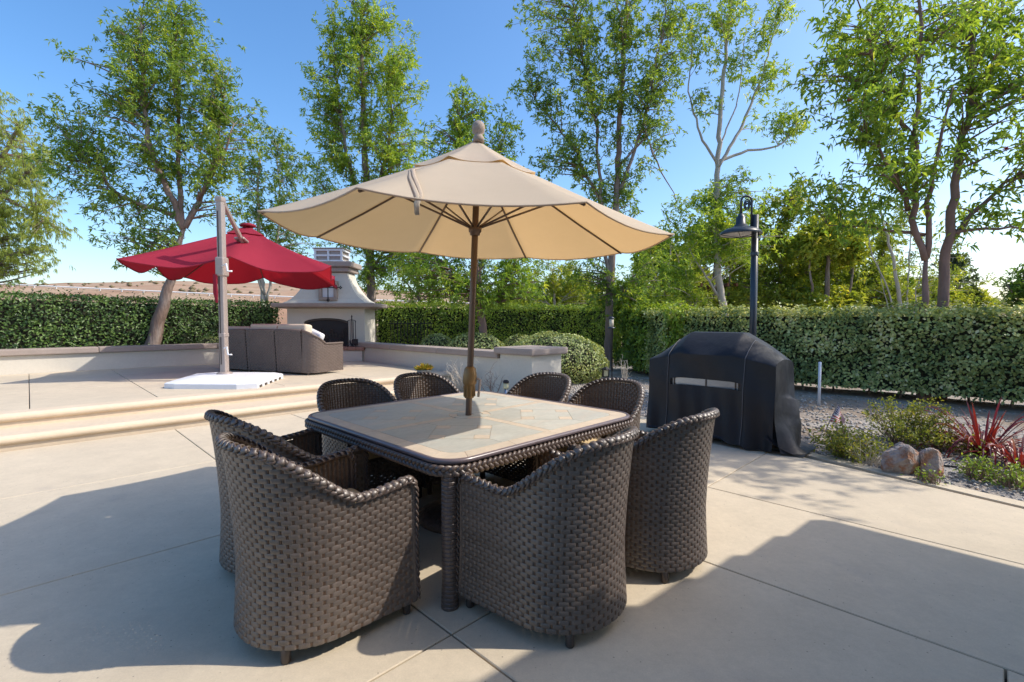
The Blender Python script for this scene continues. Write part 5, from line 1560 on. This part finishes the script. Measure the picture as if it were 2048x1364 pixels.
tree("flowering_gum_tree", "gum tree just beyond the right edge that dapples the grill with shade", (2560, 900), 5.1,
     [[(2560, 910), (2555, 500), (2545, 100), (2535, -200)], [(2550, 300), (2450, 0), (2390, -200)], [(2545, 200), (2640, -50), (2700, -250)], [(2540, 60), (2490, -200), (2470, -350)]],
     [(2420, -100, 110, 90), (2500, -200, 110, 90), (2620, -150, 120, 100), (2530, -60, 130, 80), (2450, 30, 90, 70)],
     2000, 0.135, 0.042, L_bright, M_redbark, 0.07, whorl=5, droop=0.35, hang=0.15, depth=1.7, tone_shift=0.1)
# a few red blossoms on the gum trees
for (px, py, Y, lab) in ((1700, 198, 8.0, "small red blossom high on the left of the two gum trees"), (2012, 298, 8.2, "small red blossom on the rightmost gum tree")):
    c = sight(px, py, Y); d = rand_dirs(60)
    V, F, tt = leaf_arrays(np.tile(np.array(c[:]), (60, 1)), d, np.full(60, 0.055), np.full(60, 0.012), np.full(60, .5), 0.0)
    tag(solo(MB().add(V, F, tt).build("blossom", L_flower), c), lab, "flower", "red blossoms")
BG = "trees beyond the hedge"
tree("garden_tree", "bushy yellow green tree behind the lamp post", (1560, 660), 19.0,
     [[(1565, 670), (1562, 600), (1560, 500), (1580, 400)], [(1562, 590), (1530, 520), (1520, 440)], [(1562, 580), (1610, 520), (1640, 460)]],
     [(1555, 440, 60, 55), (1610, 400, 60, 45), (1530, 520, 60, 55), (1600, 500, 70, 60), (1550, 590, 65, 35), (1640, 560, 60, 50), (1610, 610, 60, 25), (1500, 600, 60, 30), (1480, 560, 50, 35)], 13000, 0.19, 0.075, L_yellow, M_bark, 0.11, group=BG, tone_shift=0.04)
tree("garden_tree", "low yellow green tree left of the pale multi stemmed tree beyond the hedge", (1700, 660), 19.5,
     [[(1705, 670), (1702, 590), (1700, 480)], [(1703, 600), (1660, 540), (1640, 490)], [(1703, 590), (1750, 530), (1770, 480)]],
     [(1690, 450, 65, 50), (1740, 500, 65, 50), (1660, 530, 60, 50), (1720, 580, 80, 40), (1670, 600, 60, 28), (1780, 570, 50, 50), (1800, 610, 60, 22), (1730, 610, 70, 22)], 12000, 0.19, 0.075, L_yellow, M_bark, 0.11, group=BG, tone_shift=0.06)
tree("pale_stemmed_tree", "pale multi stemmed tree with thin foliage beyond the right hedge", (1805, 660), 16.0,
     [[(1806, 665), (1800, 600), (1785, 510), (1765, 440), (1758, 390)], [(1812, 662), (1815, 560), (1822, 470), (1815, 400)], [(1800, 655), (1770, 560), (1742, 500), (1735, 430)], [(1820, 660), (1835, 580), (1850, 500)], [(1790, 655), (1778, 590), (1772, 520)]],
     [(1770, 430, 60, 45, .7), (1830, 440, 50, 45, .7), (1790, 540, 60, 50, .5), (1890, 570, 55, 45, .8), (1900, 520, 35, 40, .6)], 4200, 0.13, 0.04, L_yellow, M_palebark, 0.07, group=BG, tone_shift=0.0)
tree("garden_tree", "dark rounded tree between the right gum trunks and the open sky", (1915, 660), 30.0,
     [[(1915, 665), (1915, 560), (1915, 500)], [(1915, 620), (1890, 570), (1880, 530)]], [(1905, 510, 30, 35), (1925, 560, 28, 45), (1890, 570, 30, 45), (1915, 610, 40, 22)], 3800, 0.26, 0.10, L_far, M_bark, 0.16, group=BG)
tree("garden_tree", "dark tree at the right edge of the view beyond the hedge", (2045, 660), 26.0,
     [[(2050, 665), (2048, 590), (2050, 530)], [(2048, 610), (2020, 580), (2010, 560)], [(2048, 610), (2090, 570), (2110, 540)]], [(2045, 560, 32, 38), (2025, 595, 30, 28), (2080, 570, 50, 60), (2060, 610, 45, 20)], 4200, 0.24, 0.09, L_deep, M_bark, 0.16, group=BG, tone_shift=-0.1)
tree("garden_tree", "small far grey green tree under the open sky beyond the hedge", (1980, 655), 45.0,
     [[(1980, 660), (1980, 610)], [(1980, 635), (1965, 608)]], [(1975, 607, 28, 14), (1955, 612, 20, 10), (2000, 610, 18, 12)], 1600, 0.30, 0.12, L_far, M_bark, 0.15, group=BG, tone_shift=0.22)
tree("garden_tree", "bright feathery tree beyond the middle hedge between two trunks", (1110, 690), 21.0,
     [[(1112, 690), (1110, 600), (1105, 540)], [(1110, 620), (1150, 570), (1165, 530)], [(1110, 620), (1070, 580), (1060, 550)]],
     [(1110, 545, 55, 40), (1150, 570, 45, 38), (1070, 580, 50, 30), (1020, 600, 40, 25, .7), (1170, 600, 40, 25)], 5200, 0.18, 0.05, L_yellow, M_palebark, 0.09, group=BG, tone_shift=0.08)
tree("garden_tree", "bare twiggy tree with few leaves left of the pale barked tree", (1345, 660), 17.0,
     [[(1350, 665), (1345, 600), (1335, 540), (1345, 480)], [(1346, 620), (1370, 560), (1385, 510)], [(1346, 610), (1310, 560), (1300, 500)], [(1340, 560), (1360, 520), (1330, 470)]],
     [(1330, 490, 45, 40, .7), (1370, 520, 45, 45, .7), (1310, 560, 40, 40), (1400, 580, 50, 30), (1345, 600, 50, 25)], 3600, 0.15, 0.045, L_yellow, M_twig, 0.06, group=BG, tone_shift=-0.02, twig_dens=1.0, tw=1.3)
tree("evergreen_tree", "leafy tree filling the gap left of the umbrella pole above the middle hedge", (838, 690), 17.5,
     [[(838, 690), (838, 600), (835, 520), (840, 440)], [(838, 600), (800, 550), (790, 510)], [(838, 590), (880, 540), (900, 510)]],
     [(830, 470, 45, 40), (800, 540, 45, 40), (860, 530, 45, 45), (800, 590, 30, 20), (890, 590, 40, 22)], 4200, 0.15, 0.045, L_bright, M_bark, 0.08, group=BG)
tree("pepper_tree", "feathery yellow green pepper tree at the left edge behind the hedge", (-60, 690), 15.0,
     [[(-60, 700), (-50, 560), (-30, 420), (0, 320), (40, 255)], [(-45, 520), (-10, 420), (60, 350)], [(-35, 440), (-40, 300), (-20, 200)], [(-20, 380), (60, 420), (90, 440)]],
     [(20, 200, 45, 45, .6), (-30, 220, 50, 70), (20, 290, 75, 60), (75, 320, 35, 60, .6), (30, 390, 80, 65, 1.3), (85, 440, 45, 60), (20, 480, 80, 55, 1.4), (95, 500, 35, 35, .7), (40, 530, 65, 25), (-40, 400, 50, 150)],
     34000, 0.11, 0.015, L_pepper, M_bark, 0.16, whorl=12, droop=0.5, hang=1.0, tone_shift=0.1)

# ---- hedges: leaf skins over a dense core
def hedge(name, label, A, B, width, z0, zA, zB, n, leafL, leafW, lmat, front=1, lump=0.10, group="clipped hedges", tone_shift=0.0, cat="hedge"):
    """A, B: plan ends of the front face; width goes back from it."""
    A = Vector((A[0], A[1], 0)); B = Vector((B[0], B[1], 0))
    ax = (B - A); Lh = ax.length; ax.normalize(); bk = Vector((-ax.y, ax.x, 0))
    if bk.y < 0: bk = -bk
    t = thing(name, ((A + B) / 2 + bk * width / 2)[:2] + (z0,), label, cat, group)
    # core
    m = MB(); nx_ = 30; V = []
    for k in range(nx_ + 1):
        f = k / nx_; zt = zA + (zB - zA) * f - 0.13
        for (w_, zz) in ((0.17, z0 + 0.12), (0.17, zt), (width - 0.17, zt), (width - 0.17, z0)):
            p = A + ax * (0.14 + (Lh - 0.28) * f) + bk * w_; V.append((p.x, p.y, zz))
    i = np.arange(nx_)[:, None]; j = np.arange(4)[None]
    Q = np.stack([i * 4 + j, i * 4 + (j + 1) % 4, (i + 1) * 4 + (j + 1) % 4, (i + 1) * 4 + j], -1).reshape(-1, 4)
    m.add(V, [Q, np.array([[0, 1, 2, 3]]), np.array([[nx_ * 4 + 3, nx_ * 4 + 2, nx_ * 4 + 1, nx_ * 4]])])
    m.build("inner_growth", M_inner, t)
    # stems at the foot
    st = MB()
    for k in range(int(Lh / 0.45)):
        p = A + ax * (0.2 + k * 0.45 + random.uniform(-.1, .1)) + bk * width * random.uniform(0.2, 0.5)
        st.add(*tube([(p.x, p.y, z0 - 0.05), (p.x + random.uniform(-.1, .1), p.y, z0 + 0.35)], [0.022, 0.012], 5, cap=False))
    st.build("stems", M_bark, t)["kind"] = "stuff"
    hm = (zA + zB) / 2 - z0
    af, at_, ae = Lh * hm, Lh * width, width * hm
    tot = af + at_ * 0.9 + 2 * ae
    Cs, Ns = [], []
    def lumps(P): return np.array([mnoise.noise((p[0] * 1.7, p[1] * 1.7, p[2] * 1.7)) + 0.5 * mnoise.noise((p[0] * 4.3, p[1] * 4.3, p[2] * 4.3)) for p in P])
    def patch(nn, fun, nrm):
        P = np.array([fun(random.random(), random.random()) for _ in range(nn)])
        dep = (lumps(P) * lump) - np.abs(rng.normal(0, 0.075, nn))
        spr = rng.uniform(0, 1, nn) < 0.07                     # stray shoots
        dep[spr] += rng.uniform(0.02, 0.16, spr.sum())
        P = P + np.outer(dep, nrm); Cs.append(P); Ns.append(np.tile(nrm, (nn, 1)))
    def zt(f): return zA + (zB - zA) * f
    def ff(a, b):
        p = A + ax * Lh * a; return (p.x, p.y, z0 + 0.10 + (zt(a) - z0 - 0.10) * b)
    def tf(a, b):
        p = A + ax * Lh * a + bk * width * b; return (p.x, p.y, zt(a))
    def e0(a, b):
        p = A + bk * width * a; return (p.x, p.y, z0 + 0.10 + (zt(0) - z0 - 0.1) * b)
    def e1(a, b):
        p = B + bk * width * a; return (p.x, p.y, z0 + 0.10 + (zt(1) - z0 - 0.1) * b)
    patch(int(n * af / tot), ff, np.array((-bk)[:])); patch(int(n * at_ * 0.9 / tot), tf, np.array([0, 0, 1.0]))
    patch(int(n * ae / tot), e0, np.array((-ax)[:])); patch(int(n * ae / tot), e1, np.array(ax[:]))
    C = np.concatenate(Cs); Nn = np.concatenate(Ns); k = len(C)
    # leaves lie across the surface, tipped every way
    Aax = np.cross(Nn, rng.normal(size=(k, 3))); Aax /= np.linalg.norm(Aax, axis=1)[:, None]
    Aax = Aax + Nn * rng.uniform(-0.1, 0.9, k)[:, None] + np.array([0, 0, 0.15])
    cl = np.array([mnoise.noise((p[0] * 2.3, p[1] * 2.3, p[2] * 2.3 + 7)) for p in C])
    tn = np.clip(0.47 + tone_shift + 0.5 * cl + rng.normal(0, 0.2, k), 0, 1)
    V, F, tt = leaf_arrays(C, Aax, leafL * rng.uniform(0.55, 1.35, k), leafW * rng.uniform(0.8, 1.2, k), tn, 0.1, 0.12, up=Nn + np.array([0, 0, 0.5]))
    MB().add(V, F, tt).build("foliage", lmat, t)
    return t
a, b = W(-8.5, 14.75), W(5.2, 14.75)
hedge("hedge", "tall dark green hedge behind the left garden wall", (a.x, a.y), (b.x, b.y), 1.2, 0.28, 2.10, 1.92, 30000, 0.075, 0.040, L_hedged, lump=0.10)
a = sight(745, 680, 15.9); b = sight(1245, 680, 15.3)
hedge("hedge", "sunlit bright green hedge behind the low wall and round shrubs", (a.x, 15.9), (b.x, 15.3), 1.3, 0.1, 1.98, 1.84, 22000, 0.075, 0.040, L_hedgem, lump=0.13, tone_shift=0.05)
a, b = W(10.35, 5.9), W(10.25, -5.0)
hedge("hedge", "long grey green variegated hedge along the right side behind the gravel", (a.x, a.y), (b.x, b.y), 1.25, 0.10, 1.64, 1.56, 36000, 0.062, 0.044, L_varieg, lump=0.17, tone_shift=0.06)
a = sight(1228, 700, 13.4); b = W(10.2, 5.0)
hedge("hedge", "loose leafy green hedge between the feeder hook and the grill", (a.x, a.y), (b.x, b.y), 1.1, 0.08, 1.78, 1.66, 9000, 0.10, 0.055, L_hedgem, lump=0.22, tone_shift=-0.02)

def round_shrub(label, c, rx, ry, rz, n, lmat, L_, W_, group="rounded clipped shrubs", name="round_shrub"):
    t = thing(name, (c[0], c[1], c[2] - rz * 0.75), label, "shrub", group)
    V, F = lathe([(0.86 * math.sin(a) + 0.001, -0.86 * math.cos(a)) for a in np.linspace(0.25, math.pi, 12)], 18)
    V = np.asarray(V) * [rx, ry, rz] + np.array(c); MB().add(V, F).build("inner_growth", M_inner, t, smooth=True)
    d = rand_dirs(n); d = d[d[:, 2] > -0.75]; k = len(d)
    l = np.array([mnoise.noise(Vector(q) * 2.6 + Vector(c)) for q in d])
    P = d * np.array([rx, ry, rz]) * (1 + 0.09 * l - np.abs(rng.normal(0, 0.05, k)))[:, None] + np.array(c)
    Aax = np.cross(d, rng.normal(size=(k, 3))); Aax /= np.linalg.norm(Aax, axis=1)[:, None]; Aax += d * rng.uniform(0, 0.9, k)[:, None]
    tn = np.clip(0.5 + 0.25 * l + rng.normal(0, 0.2, k), 0, 1)
    V, F, tt = leaf_arrays(P, Aax, L_ * rng.uniform(0.7, 1.2, k), W_ * rng.uniform(0.8, 1.2, k), tn, 0.1, 0.12, up=d)
    MB().add(V, F, tt).build("foliage", lmat, t)
c = sight(1125, 720, 10.9); round_shrub("broad rounded variegated shrub right behind the stucco pillar", (c.x - 0.16, 10.9, 0.48), 1.16, 0.9, 0.66, 10500, L_varieg, 0.055, 0.034)
c = sight(950, 690, 12.0); round_shrub("rounded variegated shrub at the foot of the tree behind the umbrella pole", (c.x, 12.0, 0.58), 0.78, 0.6, 0.54, 5200, L_varieg, 0.055, 0.034)
c = sight(874, 690, 12.8); round_shrub("small rounded variegated shrub left of the umbrella pole behind the wall", (c.x, 12.8, 0.60), 0.48, 0.4, 0.46, 2200, L_varieg, 0.055, 0.034)
c = sight(1040, 690, 12.6); round_shrub("pale rounded shrub partly hidden between two larger shrubs behind the wall", (c.x, 12.6, 0.55), 0.55, 0.45, 0.50, 2600, L_varieg, 0.055, 0.034)
c = sight(415, 690, 12.6); round_shrub("low grey leafed plant on top edge of the left wall", (c.x, 12.75, 0.75), 0.55, 0.25, 0.22, 900, L_varieg, 0.08, 0.02)

# low scrubby bushes in the bed
def scrub(label, px, py, Y, r, h, n, lmat=L_shrub, L_=0.035, W_=0.02, bare=0.3, twig=M_redbark, name="scrub_bush"):
    p = sight(px, py, Y); x, y = p.x, Y; z0 = bed_z(x, y)
    t = thing(name, (x, y, z0), label, "shrub", "scrubby plants in the gravel bed")
    m = MB(); pts = []
    for k in range(46):
        a = random.uniform(0, 6.28); rr = r * math.sqrt(random.random()); hh = h * random.uniform(0.45, 1.0) * (1 - 0.45 * (rr / r) ** 2)
        e = np.array([x + rr * math.cos(a), y + rr * math.sin(a), z0 + hh]); b0_ = np.array([x + 0.06 * math.cos(a), y + 0.06 * math.sin(a), z0 - 0.01])
        mid = (e + b0_) / 2 + rng.normal(size=3) * 0.05
        ts = np.linspace(0, 1, 6)[:, None]; P = (1 - ts) ** 2 * b0_ + 2 * ts * (1 - ts) * mid + ts ** 2 * e
        m.add(*tube(P, np.linspace(0.005, 0.0018, 6), 4, cap=False))
        if random.random() > bare: pts.append(P[2:])
    m.build("stems", twig, t)
    P = np.concatenate(pts); idx = rng.integers(0, len(P), n)
    C = P[idx] + rng.normal(size=(n, 3)) * 0.03
    tn = np.clip(rng.normal(0.5, 0.2, n), 0, 1)
    V, F, tt = leaf_arrays(C, rand_dirs(n) + np.array([0, 0, .3]), L_ * rng.uniform(.7, 1.3, n), W_ * rng.uniform(.8, 1.2, n), tn, 0.1)
    MB().add(V, F, tt).build("foliage", lmat, t)
scrub("olive green scrub bush left of the boulders by the flag", 1700, 905, 5.0, 0.40, 0.36, 1700)
scrub("taller yellow green scrub bush behind the larger boulder", 1800, 870, 5.3, 0.55, 0.58, 3000)
scrub("dry brown scrub bush hugging the patio edge left of the boulders", 1735, 925, 4.75, 0.26, 0.28, 260, bare=0.7, twig=M_twig)
scrub("sprawling green scrub bush between the boulders and the red strap leaves", 1890, 890, 5.05, 0.34, 0.36, 900)
scrub("small bright green seedling cluster in front of the red strap leaves", 1955, 950, 4.25, 0.16, 0.20, 330, L_hedgem, 0.04, 0.018)
scrub("small bright green seedlings in the lower right corner of the bed", 2030, 965, 4.0, 0.20, 0.20, 420, L_hedgem, 0.04, 0.018)
scrub("tiny green sprig growing at the foot of the smaller boulder", 1855, 962, 4.18, 0.07, 0.14, 110, L_hedgem, 0.035, 0.018)

# red strap leafed plants: every leaf is a piece
def strap_mesh(L_, w, bend, name="strap_leaf"):
    n = 9; V = []; T_ = []
    for k in range(n):
        t_ = k / (n - 1); a = bend * t_ * t_
        y = L_ * (t_ - 0.16 * bend * t_ ** 3); z = L_ * (t_ * (1 - 0.25 * bend) - 0.42 * bend * t_ ** 2.6)
        ww = w * (0.75 + 0.6 * t_) * (1 - t_ ** 3) + 0.0008
        V += [(-ww / 2, y * 0.55 * bend + 0.02 * t_, z + 0.10 * ww), (0, y * 0.55 * bend + 0.02 * t_, z - 0.18 * ww), (ww / 2, y * 0.55 * bend + 0.02 * t_, z + 0.10 * ww)]
        T_ += [0.4 + 0.4 * t_] * 3
    i = np.arange(n - 1)[:, None]; j = np.arange(2)[None]
    Q = np.stack([i * 3 + j, i * 3 + j + 1, (i + 1) * 3 + j + 1, (i + 1) * 3 + j], -1).reshape(-1, 4)
    return V, Q, T_
def strap_plant(label, px, py, Y, R_, nl):
    p = sight(px, py, Y); z0 = bed_z(p.x, Y)
    t = thing("strap_leaf_plant", (p.x, Y, z0), label, "plant", "red strap leaved plants")
    protos = []
    for k in range(8):
        V, Q, T_ = strap_mesh(R_ * random.uniform(0.75, 1.15), random.uniform(0.015, 0.026), (0.55, 0.85, 1.05, 1.25, 1.5, 0.95, 1.35, 1.7)[k])
        me = mesh_np("strap_leaf", np.array(V), [Q], np.clip(np.array(T_) + random.uniform(-.45, .4), 0, 1), True); me.materials.append(L_red); protos.append(me)
    for k in range(nl):
        o = bpy.data.objects.new("leaf", protos[k % 8]); col.objects.link(o); o.parent = t
        a = random.uniform(0, 6.28); r_ = random.uniform(0, 0.06)
        o.location = (r_ * math.sin(-a), r_ * math.cos(a), 0.0); o.rotation_euler = (random.uniform(-.15, .1), random.uniform(-.12, .12), a)
        s_ = random.uniform(0.75, 1.15); o.scale = (s_, s_, s_)
strap_plant("large clump of arching dark red strap leaves by the right hedge", 1965, 915, 4.85, 0.88, 95)
strap_plant("smaller bright red strap leaf clump at the right picture edge", 2040, 925, 4.45, 0.58, 50)

# dry twig shrubs against the low wall
def twig_shrub(label, px, py, Y, h, spread, m_, z0, name="dry_shrub", nn=26):
    p = sight(px, py, Y); t = thing(name, (p.x, Y, z0), label, "shrub", "bare shrubs by the low wall")
    mb = MB()
    for k in range(nn):
        a = random.uniform(0, 6.28); e = np.array([p.x + spread * random.uniform(-1, 1), Y + spread * 0.5 * math.sin(a), z0 + h * random.uniform(0.5, 1)])
        b0_ = np.array([p.x, Y, z0 - 0.02]); mid = (e + b0_) / 2 + rng.normal(size=3) * 0.07
        ts = np.linspace(0, 1, 7)[:, None]; P = (1 - ts) ** 2 * b0_ + 2 * ts * (1 - ts) * mid + ts ** 2 * e
        mb.add(*tube(P, np.linspace(0.007, 0.002, 7), 4, cap=False))
        for q in range(3):
            s0 = P[random.randint(3, 6)]; e2 = s0 + np.array([random.uniform(-.12, .12), random.uniform(-.06, .06), random.uniform(.02, .14)])
            mb.add(*tube([s0, (s0 + e2) / 2 + rng.normal(size=3) * 0.01, e2], [0.003, 0.0025, 0.0015], 4, cap=False))
    mb.build("twigs", m_, t)
twig_shrub("bleached bare twig shrub in front of the low wall by the steps", 925, 775, 9.3, 0.62, 0.34, M_twig, 0.0, nn=40)
twig_shrub("grey leafless twig shrub right of the umbrella pole by the wall", 985, 790, 8.6, 0.58, 0.26, M_bark, 0.0, nn=12)
twig_shrub("small pale leafless sapling in the bed beside the covered grill", 1250, 765, 10.0, 0.62, 0.16, M_twig, 0.04, nn=9)

# potted succulent on the terrace edge
pp = sight(848, 752, 9.75); sx_, sy_ = pp.x, 9.75
sc_ = thing("potted_succulent", (sx_, sy_, TZ), "yellow green succulent in a small grey pot on the terrace edge", "potted plant")
V, F = lathe([(0.09, TZ), (0.12, TZ + 0.015), (0.15, TZ + 0.075), (0.155, TZ + 0.085), (0.14, TZ + 0.085), (0.13, TZ + 0.07)], 20, (sx_, sy_, 0)); MB().add(V, F).build("pot", M_pot, sc_, smooth=True)
k = 130; d = rand_dirs(k); d[:, 2] = np.abs(d[:, 2]) * 0.6 + 0.25
V, F, tt = leaf_arrays(np.tile([[sx_, sy_, TZ + 0.075]], (k, 1)) + d * [0.09, 0.09, 0.02], d, np.full(k, 0.13), np.full(k, 0.05), rng.uniform(0, 1, k), -0.1, 0.3)
MB().add(V, F, tt).build("rosette", L_succ, sc_)

# redwood pergola glimpsed beyond the hedge
pg = thing("pergola", sight(1390, 650, 19.5), "redwood pergola glimpsed between the trees beyond the right hedge", "pergola")
for px in (1338, 1402, 1446):
    p = sight(px, 600, 19.5); V, F = box((p.x, 19.5, 1.2), (0.16, 0.16, 2.5)); MB().add(V, F).build("post", M_redwood, pg)
for k, Y in enumerate((19.38, 19.62)):
    a = sight(1318, 575, Y); b = sight(1460, 575, Y)
    V, F = box(((a.x + b.x) / 2, Y, 2.62), (b.x - a.x, 0.06, 0.24)); MB().add(V, F).build("beam", M_redwood, pg)
for k in range(9):
    p = sight(1322 + k * 17, 575, 19.5); V, F = box((p.x, 20.0, 2.80), (0.06, 2.4, 0.13)); MB().add(V, F).build("rafter", M_redwood, pg)

# a fallen leaf on the patio
C = np.array([[-0.07, 4.32, 0.006]])
V, F, tt = leaf_arrays(C, np.array([[0.9, 0.3, 0.1]]), np.array([0.10]), np.array([0.05]), np.array([1.0]), 0.0, 0.2, up=np.array([[0, 0, 1.0]]))
solo(tag(MB().add(V, F, tt).build("fallen_leaf", L_succ), "dry fallen leaf lying on the concrete under the table", "leaf"), (-0.07, 4.32, 0.0))

# ---- a loose belt of garden trees farther back
for k, (px, Y, top, wd, lm, lab) in enumerate((
        (1470, 25, 540, 60, L_yellow, "pale tree behind the lamp post among the farther garden trees"),
        (1650, 26, 500, 75, L_yellow, "broad yellow green tree in the farther row left of the gum trunks"),
        (1770, 27, 520, 75, L_bright, "leafy tree in the farther row directly left of the gum trunks"),
        (1865, 25, 555, 55, L_yellow, "low sunlit tree in the farther row seen between the two gum trunks"),
        (1270, 24, 560, 60, L_bright, "leafy far tree between the umbrella tip and the twin stemmed tree"),
        (1030, 26, 575, 60, L_yellow, "pale low far tree right of the umbrella pole beyond the hedge"),
        (1370, 23, 520, 70, L_yellow, "yellow green far tree directly left of the pale barked trunk"),
        (1560, 24, 470, 70, L_yellow, "taller yellow green far tree right of the lamp post"),
        (1150, 23, 540, 60, L_yellow, "sunny far tree left of the twin stemmed tree beyond the hedge"),
        (1430, 19, 440, 55, L_yellow, "light leafed tree close behind the pale barked trunk"),
        (1325, 19, 470, 50, L_bright, "leafy young tree left of the pale barked trunk near the umbrella tip"),
        (1655, 18, 430, 70, L_yellow, "bright yellow green tree midway between lamp post and gum trunks"),
        (1940, 30, 575, 45, L_yellow, "low far tree right of the gum trunks beneath open sky"))):
    tree("garden_tree", lab, (px, 655), Y, [[(px, 662), (px - 4, 620), (px + 3, top + 30)], [(px, 630), (px - wd * .5, 600), (px - wd * .7, top + 45)], [(px, 630), (px + wd * .5, 600), (px + wd * .7, top + 45)]],
         [(px, top + 30, wd * .6, 32), (px - wd * .6, top + 60, wd * .55, 32), (px + wd * .6, top + 60, wd * .55, 32), (px, 610, wd * 1.15, 34)], 11000, 0.21, 0.085, lm, M_bark, 0.12, group=BG, tone_shift=0.22)
